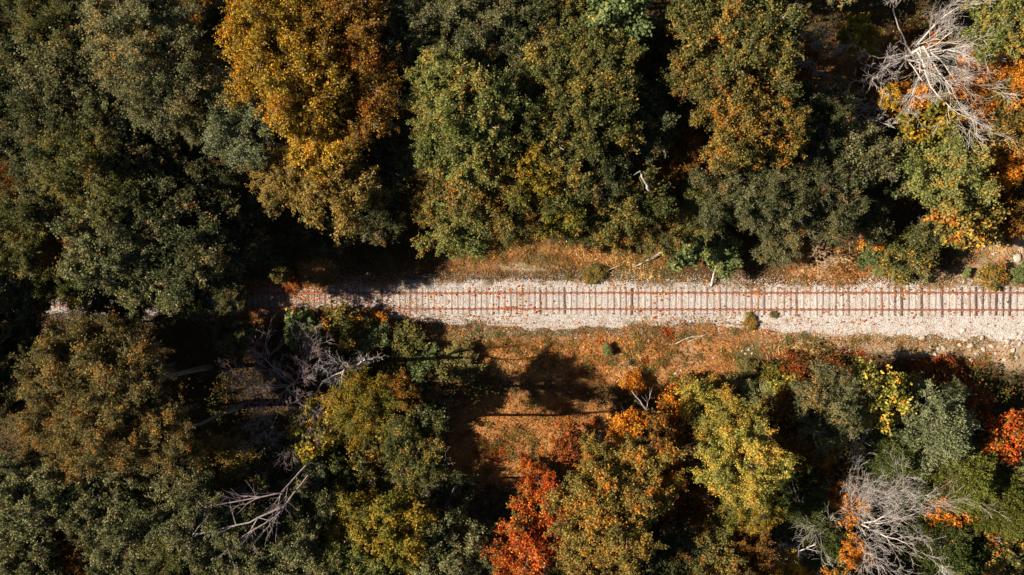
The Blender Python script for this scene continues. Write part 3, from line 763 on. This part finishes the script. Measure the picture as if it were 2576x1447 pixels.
('fineL','yelgrn',1870,1165,95,11.5,'tallest yellow green tree of the right lower wood'),
('fineL','limey',1890,1260,70,10,'yellow green tree at the foot of the yellow green clump'),
('fineS','yelgrn',1765,1015,54,4,'yellow orange low tree on the clearing rim'),
('fineS','grey',1912,1000,42,2.4,'grey green low bushy tree near the reddish brush'),
('fineL','olive',2085,1020,92,6.5,'grey olive round tree left of the small white snag'),
('broadS','yelgrn',2205,990,68,5,'yellow dotted bushy tree above the grey juniper'),
('broadS','yelgrn',1985,985,40,4,'small yellow green bush tree left of the grey olive round tree'),
('fineS','amber',2030,1110,74,5,'amber brown tree below the grey olive round tree'),
('fineS','amber',1960,1050,60,5,'amber brown tree behind the yellow green clump'),
('broadS','red',2520,1100,52,4.5,'red and yellow tree in the dark shade on the right edge'),
('broadS','orange',2150,1395,34,7,'glowing orange sapling under the pale bare branches'),
('broadS','orange',2125,1275,46,5,'orange leaved sapling at the left of the bare branches'),
('broadS','brown',2090,1225,58,4,'brown leaved small tree above the orange sapling'),
('broadS','orange',2385,1285,50,4.5,'orange sapling between olive juniper and bare branches'),
('broadS','spotor',2510,1400,62,5,'orange and green tree in the bottom right corner'),
('broadS','gold',1975,1425,40,6,'yellow sapling at the bottom edge left of the bare thicket'),
]
for kind, pal, px, py, rp, h, lab in TREES:
    nm = 'maple_tree' if ('maple' in lab or 'red' in pal) else ('sapling' if 'sapling' in lab else 'broadleaf_tree')
    plant(nm, 'sapling' if nm == 'sapling' else 'tree', lab, kind, pal, px, py, rp*1.2, h, 'autumn woodland trees beside the track')

JUN = [
('juniper',2345,1085,112,5.5,'large grey green juniper on the right, below the dark shadow'),
('juniper',2405,992,34,3.2,'little grey juniper at the upper right of the large one'),
('junidark',2240,1150,82,5,'dark green juniper at the lower left of the large grey one'),
('juniolive',2425,1210,92,6,'olive green juniper below the large grey one'),
('juniolive',2515,1275,88,6,'olive green juniper against the right edge'),
('junidark',2020,1275,92,5,'shaded dark juniper left of the pale bare tree'),
('junidark',2080,1370,80,4.5,'dark juniper behind the thicket of bare branches'),
('junidark',2370,1390,105,5,'dark green juniper at the bottom edge under the bare tree'),
('junidark',2290,1220,60,4,'dark juniper seen through the top of the pale bare tree'),
]
for pal, px, py, rp, h, lab in JUN:
    plant('juniper_tree', 'juniper', lab, 'juniper', pal, px, py, rp, h, 'junipers in the lower right')

BUSH = [
('kudzu','kudzu',1712,632,55,2.2,'large leaved green vine bush on the fallen grey log'),
('broadS','kudzu',1812,640,52,2.2,'green bush behind the leaning white branch'),
('kudzu','kudzu',2262,690,24,1.0,'low green vine clump nearest the track, right'),
('kudzu','kudzu',2215,683,14,.7,'tiny green vine clump beside the dark leaved bush'),
('fineS','olive',1955,620,56,2.4,'round olive bush on the bank above the track'),
('fineS','spot',2275,640,76,2.6,'dark small leaved bush above the right part of the track'),
('broadS','kudzu',2195,640,38,2.2,'fresh green bush left of the dark small leaved bush'),
('broadS','orange',2190,592,38,2.6,'flaming orange bush above the fresh green one'),
('fineS','grey',2335,590,48,2.6,'grey green bush under the yellow orange maple'),
('kudzu','kudzu',770,835,58,1.8,'green vine bush below the left opening of the track'),
('broadS','spotor',860,830,58,1.6,'orange speckled green bush along the shaded track side'),
('broadS','kudzu',930,840,44,1.2,'low green leafy bush right of the orange speckled one'),
('broadS','orange',950,812,30,.8,'low orange bush at the shaded ballast edge'),
('broadS','mossy',1030,850,44,1.0,'low brownish green bush where shadow meets the grass'),
('broadS','spotor',1490,692,26,.4,'small leafy bush on the upper ballast edge'),
('broadS','spot',712,690,26,1.0,'yellow green bush on the shaded bank at the left opening'),
('fineS','kudzu',1060,900,38,.8,'pale green weed bush inside the tree shadow'),
('fineS','greengrass',1160,910,48,.7,'long bladed weed bush in the clearing shadow'),
('kudzu','kudzu',1528,883,14,.5,'small green plant alone in the orange grass'),
('broadS','golgrn',1885,812,18,.35,'yellow weed bush among red leaves at the ballast edge'),
('fineS','greengrass',1945,791,10,.25,'dark tufted plant just below the rails'),
('broadS','golgrn',2497,692,30,.8,'yellow orange weed bush on the pale bank at the right'),
('kudzu','kudzu',2430,690,12,.5,'lone green weed on the pale bank'),
('broadS','kudzu',2560,690,22,.6,'green weed at the right edge of the pale bank'),
('fineS','redbrush',728,712,24,.4,'rust red brush at the left opening of the track'),
('fineS','redbrush',2000,928,34,.6,'dark red brush left of the rocky strip'),
('fineS','redbrush',2085,942,40,.7,'dark red brush above the grey olive round tree'),
('fineS','redbrush',2372,955,46,.8,'dark red brush below the pale rocks'),
('fineS','redbrush',2320,940,30,.6,'small red brush left of the larger dark red one'),
('fineS','greengrass',1880,925,22,.3,'grey green scrub at the right end of the clearing'),
('broadS','golgrn',1795,980,38,.7,'yellow orange scrub on the lower rim of the clearing'),
('broadS','orange',1590,962,26,.6,'orange scrub near the leaning dead trunk'),
('broadS','orange',2440,300,55,5.5,'orange scrub below the long white fallen trunk'),
('broadS','golgrn',2505,250,56,6,'yellow orange scrub in the leaf carpet at the right edge'),
('airyL','orange',2560,225,66,6.5,'loose orange scrub at the right edge above the two white logs'),
('airyL','orange',2440,200,64,6,'loose orange scrub right of the big bare white tree'),
('airyL','redbrush',2190,185,40,2.6,'dull red scrub left of the big bare white tree'),
('airyL','orange',2310,150,60,3,'orange scrub right under the big bare white tree'),
('broadS','orange',2530,430,52,6,'red orange scrub at the right edge among bare twigs'),
('fineS','orange',2420,480,34,4.0,'small orange scrub on top of the yellow orange maple'),
('broadS','golgrn',1722,985,38,.8,'yellow orange scrub where the clearing meets the yellow green clump'),
('broadS','orange',1690,1025,40,1.1,'orange scrub left of the yellow green clump'),
('fineS','greengrass',1850,985,34,.9,'dull green scrub at the head of the yellow green clump'),
('broadS','limey',1948,960,34,.8,'yellowish scrub left of the dark red brush'),
('broadS','golgrn',2290,985,50,2.2,'gold speckled scrub between two red brushes and the grey juniper'),
('broadS','redbrush',2450,1010,44,1.4,'dull red scrub in the dark shadow of the juniper'),
('broadS','redbrush',1430,1120,40,1.0,'dull red scrub at the lower right of the clearing shadow'),
('broadS','spotor',2440,1340,60,3.6,'orange tinted scrub right of the fanning bare tree'),
('broadS','brown',1690,1090,60,3,'brown scrub in the shade below the leaning dead trunk'),
]
for kind, pal, px, py, rp, h, lab in BUSH:
    if h <= 1.2 and kind != 'kudzu': kind = 'weedS'; rp *= 1.2
    plant('leafy_bush' if kind != 'kudzu' else 'vine_bush', 'bush', lab, kind, pal, px, py, rp*1.05, h, 'low bushes and weeds')

# trees just past the picture's edges (they shade what is in view)
rb = random.Random(4)
EDGE = [(-110,60),(-90,210),(-120,350),(-100,500),(-130,620),(-110,760),(-130,900),(-90,1060),(-110,1200),(-130,1340),
        (100,-110),(300,-120),(520,-110),(760,-120),(960,-110),(1150,-120),(1400,-110),(1620,-115),(1840,-110),(2080,-100),(2560,-120),
        (2680,120),(2690,460),(2690,1180),(2680,1380),(150,1560),(380,1560),(620,1560),(850,1570),(1080,1560),(1350,1560),(1600,1560),(1850,1560),(2100,1560),(2400,1560),(90,1470),(500,1500)]
for k, (px, py) in enumerate(EDGE):
    plant('broadleaf_tree', 'tree', 'leafy woodland tree crowding in from past the %s edge' % ('left' if px < 0 else 'right' if px > 2600 else 'top' if py < 0 else 'bottom'), 'broadL' if k % 2 else 'fineL',
          rb.choice(['dark', 'grey', 'mossy', 'spot', 'golgrn', 'olive']), px, py, rb.uniform(95, 120), rb.uniform(9, 12.5) if px < 2600 else 6, 'woodland past the edge of the view')

# ------------------------------------------------------------------ bare trees
def bare_mesh(seed, R, H, limbs, depth=4, spread=1.0, r0=.16, droop=0.0, bias=None, kids=4, r_min=.008):
    r = np.random.default_rng(seed); T = Tubes()
    def grow(p, d, L, rad, dep):
        n = 5; P = [p]; q = p.copy(); dd = d.copy()
        for i in range(n):
            dd = unit(dd + r.normal(size=3)*.17 + np.array([0, 0, .05-droop*.1])); q = q + dd*L/n; P.append(q)
        rr = np.linspace(rad, rad*.45, n+1); T.add(np.array(P), np.maximum(rr, r_min), 5 if rad > .05 else 3)
        if dep <= 0: return
        for k in range(kids):
            j = int(r.integers(1, n+1)); 
            side = unit(np.cross(unit(P[j]-P[j-1]), r.normal(size=3)))
            nd = unit(unit(P[j]-P[j-1]) + side*r.uniform(.35, .9) + (0 if bias is None else np.array(bias)*.1))
            grow(P[j], nd, L*r.uniform(.42, .72), max(rr[j]*.6, r_min), dep-1)
    top = np.array([0, 0, H*.55])
    T.add([(0, 0, -.3), (.05, 0, H*.2), (-.05, .05, H*.4), top], [r0*1.3, r0, r0*.9, r0*.8], 7)
    for k in range(limbs):
        a = k*2*math.pi/limbs + r.uniform(-.35, .35)
        el = r.uniform(.25, 1.0)
        d = unit(np.array([math.cos(a)*spread, math.sin(a)*spread, el]) + (0 if bias is None else np.array(bias)))
        z = H*(.30+.27*(k+.5)/limbs) + r.normal()*.02*H
        grow(np.array([0, 0, z]), d, R*r.uniform(.5, .85), r0*r.uniform(.4, .62), depth)
    return T.mesh('bare_branches')
def bare(name, cat, label, px, py, R, H, seed, mat, **kw):
    c = at(px, py, H*.75); gz = float(ground_z(c.x, c.y))
    o = link(name, bare_mesh(seed, R, H, **kw), mat, None, label=label, category=cat, group='bare trees and dead brush')
    o.location = (c.x, c.y, gz); return o
bare('bare_tree', 'bare tree', 'big bare white tree spreading over the top right clearing', 2345, 100, 6.8, 13, 11, BARKPALE, limbs=12, r0=.15, bias=(.15,-.4,0), r_min=.0075, kids=4)
bare('bare_tree', 'bare tree', 'small white bare tree below the reddish clearing', 2185, 275, 2.4, 10, 12, BARKPALE, limbs=7, depth=4, r0=.07, r_min=.008)
bare('bare_tree', 'bare tree', 'pale bare tree fanning upward in the lower right corner', 2195, 1345, 6.8, 9, 13, BARKPALE, limbs=17, r0=.12, bias=(.1,.75,.1), r_min=.007, kids=4)
bare('bare_tree', 'bare tree', 'pale bare tree by the bottom edge left of the big fanning one', 2080, 1400, 4.0, 7, 14, BARKPALE, limbs=9, depth=4, r0=.09, bias=(-.3,.2,0), r_min=.008)
bare('bare_tree', 'bare tree', 'bare white tree in front of the olive junipers on the right edge', 2505, 1335, 3.2, 7, 15, BARKPALE, limbs=8, depth=4, r0=.08, r_min=.008)
bare('bare_tree', 'bare tree', 'small white snag beside the grey olive round tree', 2205, 1060, 1.7, 6, 16, BARKPALE, limbs=4, depth=3, r0=.08, bias=(.1,.3,0), r_min=.013)
bare('bare_bush', 'dead brush', 'dark tangled brush pile in the shade left of the clearing', 690, 985, 5.8, 12, 17, BARKDARK, limbs=16, kids=4, r0=.09, droop=1.0, r_min=.008)
bare('bare_tree', 'bare tree', 'dead tree with white forked tips beside the dark brush pile', 838, 941, 5.5, 14, 18, BARKPALE, limbs=3, depth=4, kids=3, spread=.3, r0=.2, bias=(.1,0,.8), r_min=.008)
bare('bare_bush', 'dead brush', 'dry fan of twigs above the track near the orange bush', 2140, 565, 2.3, 5.5, 19, BARKTAN, limbs=6, depth=3, r0=.05, bias=(.2,.2,0), r_min=.010)
bare('bare_bush', 'dead brush', 'straw coloured dead brush on the bank above the track', 2065, 655, 2.3, 3.4, 20, BARKTAN, limbs=7, depth=3, r0=.05, r_min=.012)
bare('bare_bush', 'dead brush', 'pinkish bare twig bush in the upper right wood', 2025, 85, 2.8, 12, 21, BARKGREY, limbs=6, r0=.07, r_min=.009)
bare('bare_tree', 'bare tree', 'bare grey treetop on the left edge', 15, 430, 3.2, 16, 22, BARKGREY, limbs=6, r0=.10, r_min=.012)
bare('bare_tree', 'bare tree', 'bare crown at the bottom edge in the lower middle wood', 930, 1395, 3.6, 14, 23, BARKGREY, limbs=7, r0=.10, r_min=.012)
bare('bare_tree', 'bare tree', 'thin bare crown over the wide green tree in the lower middle', 960, 1265, 3.0, 8.5, 24, BARKGREY, limbs=6, depth=3, r0=.08, r_min=.011)
bare('bare_tree', 'bare tree', 'thin bare crown beside the lower rim of the clearing', 1050, 1210, 2.6, 9, 25, BARKGREY, limbs=5, depth=3, r0=.07, r_min=.011)
bare('bare_bush', 'dead brush', 'bare brown twigs in the bottom left corner', 50, 1410, 2.8, 15, 26, BARKGREY, limbs=6, depth=3, r0=.07, r_min=.010)
bare('bare_bush', 'dead brush', 'bare twigs behind the fallen logs on the right edge', 2540, 400, 2.6, 6, 27, BARKGREY, limbs=7, r0=.07, r_min=.010)
bare('bare_bush', 'dead brush', 'thin dark saplings in the shade below the pinkish bush', 2110, 260, 2.4, 9.5, 28, BARKGREY, limbs=5, depth=3, r0=.05, r_min=.009)
bare('bare_tree', 'bare tree', 'pale twiggy top in the brush above the fallen trunks', 560, 1250, 2.8, 14.5, 29, BARKGREY, limbs=6, depth=3, r0=.07, bias=(-.3,.3,0), r_min=.010)
bare('bare_bush', 'dead brush', 'thin bare saplings among the red orange tree', 1390, 1380, 2.6, 13.5, 30, BARKGREY, limbs=5, depth=2, r0=.05, r_min=.010)
bare('bare_bush', 'dead brush', 'straw twigs in the orange grass of the clearing', 1570, 925, 1.3, .8, 31, BARKTAN, limbs=4, depth=2, r0=.03, r_min=.012)
bare('bare_tree', 'bare tree', 'thin bare branches at the bottom edge left of the crossing fallen trunks', 560, 1385, 3.0, 14.5, 32, BARKGREY, limbs=7, depth=3, r0=.07, bias=(.2,-.2,0), r_min=.010)

# ------------------------------------------------------------------ fallen logs and branches
def log(label, pts, rad, mat, name='fallen_branch', cat='branch', forks=0, seed=0):
    """pts: (px, py, z)"""
    r = np.random.default_rng(seed+200); T = Tubes()
    W = [np.array(at(*p)) for p in pts]
    W = [w_ + np.array([0, 0, float(ground_z(w_[0], w_[1]))]) for w_ in W]
    k = np.linspace(0, len(W)-1, 9); P = np.array([np.array([np.interp(t, range(len(W)), [w_[c] for w_ in W]) for c in range(3)]) for t in k])
    P[1:-1] += r.normal(size=(7, 3))*rad*.35
    o0 = P[0].copy(); P -= o0
    T.add(P, np.linspace(rad, rad*.4, 9), 7)
    L = np.linalg.norm(P[-1])
    for f in range(forks):
        j = int(r.integers(3, 9)); d = unit(unit(P[j]-P[j-1]) + r.normal(size=3)*np.array([.7, .7, .25])); ln = L*r.uniform(.18, .35)
        T.add(np.array([P[j] + d*ln*t + r.normal(size=3)*.03*ln*t for t in np.linspace(0, 1, 5)]), np.linspace(rad*.5, rad*.12, 5), 4)
        if rad > .085 and forks > 1:
            for g in range(5):
                q0 = P[j] + d*ln*r.uniform(.3, 1.0); d2 = unit(d + r.normal(size=3)*.5); l2 = ln*r.uniform(.3, .7)
                T.add(np.array([q0 + d2*l2*t + r.normal(size=3)*.03*l2*t for t in np.linspace(0, 1, 4)]), np.linspace(rad*.16, .007, 4), 3)
    o = link(name, T.mesh(name), mat, None, label=label, category=cat); o.location = o0; return o
log('fallen grey log beside the vine bush on the bank', [(1678,630,.5),(1640,650,.25),(1605,668,.1)], .13, BARKPALE, 'fallen_log', 'log', 2, 1)
log('leaning white branch standing by the upper rail', [(1788,720,.25),(1795,690,.8),(1806,650,1.8)], .10, BARKPALE, forks=1, seed=2)
log('thin pale branch lying in the tan grass', [(1505,690,.2),(1560,668,.3)], .05, BARKPALE, seed=3)
log('curved pale branch below the rails near the red leaves', [(1700,865,.1),(1730,850,.15),(1775,843,.1)], .06, BARKPALE, forks=2, seed=4)
log('short pale branch below the curved one', [(1730,862,.1),(1775,842,.1)], .045, BARKPALE, forks=1, seed=5)
log('leaning dead trunk with a splintered white top', [(1650,1075,.8),(1625,1030,2.4),(1590,985,4.2)], .12, BARKPALE, 'dead_trunk', 'dead trunk', 2, 6)
log('long white fallen trunk below the big bare tree', [(2375,250,2.2),(2445,215,2.4),(2525,188,2.6)], .17, BARKPALE, 'fallen_log', 'log', 3, 7)
log('upper of two white logs at the right edge', [(2525,298,1.8),(2585,272,1.8)], .15, BARKPALE, 'fallen_log', 'log', 1, 8)
log('lower of two white logs at the right edge', [(2515,335,1.7),(2585,312,1.6)], .14, BARKPALE, 'fallen_log', 'log', 1, 9)
log('pale broken trunk in the middle of the upper wood', [(1632,478,10.5),(1620,455,11.4),(1610,432,12.0)], .12, BARKPALE, 'dead_trunk', 'dead trunk', 1, 10)
log('fallen trunk running down left through the lower wood', [(765,1175,9.6),(700,1245,11.4),(500,1285,12.8)], .088, BARKDARK, 'fallen_log', 'log', 9, 11)
log('second fallen trunk crossing the lower left wood', [(770,1200,9.6),(690,1300,11.6),(560,1385,12.9)], .086, BARKDARK, 'fallen_log', 'log', 9, 12)
log('thin fallen stem across the green lower wood', [(700,1280,11.6),(620,1320,12.4),(470,1355,13.2)], .09, BARKGREY, 'fallen_log', 'log', 9, 13)
log('white broken limb above the dark brush pile', [(790,995,4.6),(812,960,5.2),(870,930,5.6)], .09, BARKPALE, forks=3, seed=14)
log('short white upright limb above the dark brush pile', [(793,945,4.4),(805,900,5.6)], .07, BARKPALE, forks=1, seed=15)
log('grey branch end poking out of the brush toward the left', [(590,1035,4.0),(550,1045,4.4)], .10, BARKPALE, seed=16)
log('pale log lying along the buried left rails', [(255,742,1.0),(335,740,1.2)], .07, BARKPALE, 'fallen_log', 'log', 0, 18)
log('white stick on the ground at the lower clearing rim', [(1085,1155,.4),(1120,1158,.4)], .05, BARKPALE, seed=19)
log('white forked stem in the bottom right thicket', [(1965,1385,6.5),(2010,1398,7.0),(2060,1380,7.4)], .09, BARKPALE, forks=4, seed=20)

# ------------------------------------------------------------------ rocks
def rock_mesh(seed, flat=.55):
    import bmesh
    r = random.Random(seed); bm = bmesh.new(); bmesh.ops.create_icosphere(bm, subdivisions=2, radius=1)
    pl = [(Vector((r.gauss(0, 1), r.gauss(0, 1), r.gauss(0, .8))).normalized(), r.uniform(.5, .85)) for _ in range(11)]
    for v in bm.verts:
        for nrm, d in pl:
            q = v.co.dot(nrm)
            if q > d: v.co -= nrm*(q-d)
        v.co.z *= flat
    me = bpy.data.meshes.new('rock'); bm.to_mesh(me); bm.free(); return me
RM = [rock_mesh(k) for k in range(7)]
ROCKM = bark_mat('pale_sandstone', (.30,.245,.19), (.46,.39,.32), 5)
ROCKS = [(2422,832,11,'largest flat pale rock at the top of the rocky strip'),(2318,850,9,'pale rock at the left end of the rocky strip'),
 (2360,877,8,'rounded pale rock left of the rock cluster'),(2372,875,8,None),(2352,893,7,None),(2384,892,9,None),(2340,874,6,None),(2330,886,5,None),
 (2345,908,5,None),(2414,868,7,None),(2430,855,8,None),(2440,870,9,None),(2455,862,7,None),(2470,850,9,None),(2490,845,7,None),(2498,872,8,None),
 (2475,880,8,None),(2460,892,7,None),(2445,905,6,None),(2507,890,6,None),(2520,850,8,None),(2535,858,11,None),(2550,842,9,None),(2565,865,8,None),
 (2548,880,7,None),(2556,898,8,None),(2528,905,7,None),(2570,835,7,None),(2400,905,5,None),(2380,920,5,None),(2256,896,5,None),(2295,905,4,None),
 (2138,880,4,'small white rock alone at the foot of the red brush'),(2497,828,7,None),(2512,822,6,None),(2366,808,5,None),
 (1450,850,6,'grey rock in the orange grass below the track'),(1632,858,6,'pale rock pair marker beside the curved branch'),(1868,883,5,None),(1885,878,6,None),(1876,890,4,None),(1892,890,5,None),
 (1795,900,5,None),(1700,940,6,None),(1715,932,5,None),(2558,647,14,'largest pale slab on the bank at the right edge'),(2480,618,8,'pale rock high on the right bank'),
 (2572,625,9,None),(2570,665,8,None),(2450,630,6,None),(2500,640,5,None),(2520,660,5,None),(1350,1022,5,None),(1208,1146,6,'pale rock in the lower clearing'),(1215,1152,4,None)]
for k, (px, py, rp, lab) in enumerate(ROCKS):
    c = at(px, py); gz = float(ground_z(c.x, c.y)); s = rp*.036
    if lab and 'marker' in lab: lab = 'pale rock beside the curved pale branch'
    o = link('rock', RM[k % 7], ROCKM, None, label=lab or 'small pale rock half sunk in the dry grass and gravel', category='rock', group='pale rocks beside the track')
    o.location = (c.x, c.y, gz+s*.12); o.scale = (s, s*random.uniform(.7, 1), s*.8); o.rotation_euler = (random.uniform(-.2, .2), random.uniform(-.2, .2), random.uniform(0, 6.28))

# ------------------------------------------------------------------ ground cover
r = np.random.default_rng(21)
def scatter(n, pts, base=0.0, lo=(-50, -31), hi=(50, 31)):
    X = r.uniform(lo[0], hi[0], n); Y = r.uniform(lo[1], hi[1], n)
    d = np.maximum(blob(X, Y, pts), base)*(.35+1.1*fbm(X*.6, Y*.6))
    k = r.random(n) < d
    X, Y = X[k], Y[k]
    return X, Y
def clear_of_bed(X, Y, frac, edge=1.0):
    dy = Y-track_y(X); up = np.interp(X, bx, up_e); lo = np.interp(X, bx, lo_e)
    inside = (dy < up*edge) & (dy > -lo*edge)
    k = (~inside) | (r.random(len(X)) < frac); return X[k], Y[k]
def surf_z(X, Y):
    dy = Y-track_y(X)
    z = ground_z(X, Y)
    return np.where(np.abs(dy) < 1.6, np.maximum(z, .19), np.where(np.abs(dy) < 2.2, np.maximum(z, .12), z))
def blades(X, Y, L, wdt, lean):
    n = len(X); a = r.uniform(0, 6.28, n); ln = L*r.uniform(.5, 1.4, n)
    b = np.stack([X, Y, surf_z(X, Y)-.02], 1)
    d = np.stack([np.cos(a)*lean, np.sin(a)*lean, np.full(n, 1.0)], 1)*r.uniform(.5, 1.2, (n, 1)); d = unit(d+r.normal(size=(n, 3))*.25)
    s = unit(np.cross(d, r.normal(size=(n, 3))))*wdt
    return np.stack([b-s, b+s, b+d*ln[:, None]], 1)
X, Y = scatter(380000, ORANGE); X, Y = clear_of_bed(X, Y, .02, .92)
X = X + .22*(r.random(len(X))-.5); Q = blades(X, Y, .42, .028, 1.6); cl = fbm(X*.35+9, Y*.35); tn = np.clip((cl-.2)*1.1 + r.normal(size=len(X))*.28, 0, 1)
link('dry_grass', mesh_quads('dry_grass', Q, tn, 3), LM['drygrass'], kind='stuff', label='rusty orange dry grass on the clearing and the bank')
X, Y = scatter(160000, GREENISH+[(1500,690,350,22,.4),(1700,700,120,25,.5),(1100,700,60,30,.5)]); X, Y = clear_of_bed(X, Y, .05, .95)
Q = blades(X, Y, .30, .020, .9)
link('green_grass', mesh_quads('green_grass', Q, r.random(len(X)), 3), LM['greengrass'], kind='stuff', label='grey green grass in patches along the track')
STRAW = [(1485,622,42,28,1),(1555,640,40,34,1),(1595,668,36,22,.9),(1625,690,30,14,.7),(2070,660,60,26,.8),(1265,920,40,26,.9),(1590,930,60,40,.7),(2000,880,60,24,.8),(800,668,50,14,.8),(2490,620,60,20,.5)]
X, Y = scatter(900000, STRAW); Q = blades(X, Y, .45, .035, 2.6)
link('straw_grass', mesh_quads('straw_grass', Q, r.random(len(X)), 3), LM['straw'], kind='stuff', label='pale straw coloured grass lying in mounds')
# dead creeper and grass that has grown over the ballast and the upper rail
OVER = [(1700,708,55,16,1),(1745,725,30,12,.9),(1430,700,45,10,.9),(1860,795,40,6,.7),(1660,820,70,12,.7),(1960,760,8,6,.9),(1780,800,70,10,.6),(2090,810,70,10,.5),(1150,800,80,10,.6),(2320,815,40,8,.5)]
X, Y = scatter(300000, OVER); Q = blades(X, Y, .22, .022, 2.0); Q[:, :, 2] += .03
n3 = 42000; ex = r.uniform(-34, 50, n3); ee = r.normal(size=n3)*.38
ey = track_y(ex) + np.where(r.random(n3) < .5, np.interp(ex, bx, up_e)+ee, -np.interp(ex, bx, lo_e)+ee*1.3)
k = fbm(ex*.9, ey*.9+50) > .47; Q2 = blades(ex[k], ey[k], .22, .022, 2.0); Q = np.concatenate([Q, Q2])
link('creeping_grass', mesh_quads('creeping_grass', Q, r.random(len(Q)), 3), LM['creeper'], kind='stuff', label='brown green creeping growth spreading over the ballast edges')
# fallen leaves on the open ground and the ballast
def flat_leaves(X, Y, size, up=1.4, dz=.03):
    P = np.stack([X, Y, surf_z(X, Y)+dz+r.uniform(0, .05, len(X))], 1)
    N = unit(np.array([0, 0, up]) + r.normal(size=(len(X), 3))*.45)
    return leaf_quads(P, N, size, r, .85)
X, Y = scatter(130000, ORANGE+[(2300,850,330,60,.4),(2050,700,400,40,.6)]+REDDISH)
Q = flat_leaves(X, Y, .13)
link('leaf_litter', mesh_quads('leaf_litter', Q, r.random(len(X))), LM['litter'], kind='stuff', label='small dead leaves scattered over the open ground')
X, Y = scatter(22000, ORANGE+REDDISH+[(1800,810,400,25,1),(1500,830,300,20,.9),(1250,810,150,30,.8)])
n2 = 2200; X2 = r.uniform(-30, 48, n2); Y2 = track_y(X2)+np.where(r.random(n2) < .45, np.where(r.random(n2) < .5, GA, -GA)+r.normal(size=n2)*.14, r.uniform(-2.8, 2.1, n2)); k = r.random(n2) < (.15+.85*(fbm(X2*.3, Y2*.8) > .5))*np.interp(X2, [-30, 5, 25, 48], [1, .8, .5, .12])
Q = flat_leaves(np.concatenate([X, X2[k]]), np.concatenate([Y, Y2[k]]), .19)
link('fallen_leaves', mesh_quads('fallen_leaves', Q, r.random(len(Q))), LM['fallen'], kind='stuff', label='bright orange and red fallen leaves on gravel and grass')
# the left end of the track, rusty needles and leaves between the sleepers
X2 = r.uniform(-27, -8, 34000); Y2 = track_y(X2)+r.uniform(-2.1, 2.0, 34000); k = r.random(34000) < np.interp(X2, [-27, -20, -8], [.42, .26, .04])*np.where(np.abs(Y2-track_y(X2)) > 1.25, 2.2, 1)
link('leaf_drift', mesh_quads('leaf_drift', flat_leaves(X2[k], Y2[k], .09, dz=.01), r.random(int(k.sum()))), LM['litter'], kind='stuff', label='rust brown leaf drift over the shaded end of the track')
# low weeds of the clearing and the bank
def low_clumps(name, mat, n, pts, leaf, label, h=.22, per=70):
    X, Y = scatter(n, pts); X, Y = clear_of_bed(X, Y, .05, .98)
    m = len(X); cr = r.uniform(.12, .5, m); ci = r.choice(m, m*per, p=cr**2/np.sum(cr**2))
    P = np.stack([X[ci], Y[ci], 0*ci], 1) + r.normal(size=(m*per, 3))*np.array([.55, .55, 0])*cr[ci][:, None]
    P[:, 2] = surf_z(P[:, 0], P[:, 1]) + r.random(m*per)*h*(.4+cr[ci])
    N = unit(np.array([0, 0, .8]) + r.normal(size=(m*per, 3))*.6)
    t = np.clip(.6*r.random(m)[ci]+.4*r.random(m*per), 0, 1)
    link(name, mesh_quads(name, leaf_quads(P, N, leaf, r, .6), t), LM[mat], kind='stuff', label=label)
low_clumps('low_weeds', 'weeds', 9000, ORANGE+[(1300,650,260,40,1.6),(1600,660,200,40,1.4),(2080,690,120,20,1.4),(1450,692,70,16,2),(1330,650,50,20,1.5),(1150,830,140,14,1.5),(1160,910,50,20,1.5),(1500,700,300,30,.7),(1100,815,200,20,1),(1750,830,300,30,.7),(2350,850,200,30,.3)], .12, 'low olive and brown weeds dotted through the dry grass')
low_clumps('red_creeper', 'redcreep', 3600, REDDISH+[(1260,695,60,12,.9),(1330,700,60,8,.8),(1640,830,60,14,.7),(1840,812,60,10,1),(1650,1000,90,40,.6),(1300,1150,80,50,.6),(1560,960,120,40,.8),(1480,880,200,50,.5)], .13, 'dark red and orange creeper leaves low on the ground')
# undergrowth below the trees: low leafy clumps over litter
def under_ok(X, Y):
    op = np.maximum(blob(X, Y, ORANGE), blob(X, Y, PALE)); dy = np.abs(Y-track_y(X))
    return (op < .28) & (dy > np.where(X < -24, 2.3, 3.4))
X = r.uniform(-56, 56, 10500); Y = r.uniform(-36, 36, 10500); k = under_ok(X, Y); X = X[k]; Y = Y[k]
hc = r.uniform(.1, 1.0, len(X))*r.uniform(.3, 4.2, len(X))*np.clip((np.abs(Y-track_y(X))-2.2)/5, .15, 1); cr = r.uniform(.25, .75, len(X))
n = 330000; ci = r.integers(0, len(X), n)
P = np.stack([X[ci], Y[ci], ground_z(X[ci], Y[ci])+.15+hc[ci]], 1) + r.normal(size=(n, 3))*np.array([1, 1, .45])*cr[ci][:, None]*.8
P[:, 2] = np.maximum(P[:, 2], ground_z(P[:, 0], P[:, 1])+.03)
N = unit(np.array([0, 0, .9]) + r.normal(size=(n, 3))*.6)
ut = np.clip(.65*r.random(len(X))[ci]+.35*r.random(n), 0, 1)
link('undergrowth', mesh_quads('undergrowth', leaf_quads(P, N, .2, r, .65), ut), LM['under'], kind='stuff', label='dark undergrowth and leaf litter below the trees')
# pebbles on the rocky strip
X, Y = scatter(10000, PALE)
P = np.stack([X, Y, ground_z(X, Y)], 1)
link('rubble', stones(len(P), P, .085, r, 'rubble'), STONE, kind='stuff', label='pale stone rubble on the strip beside the ballast')
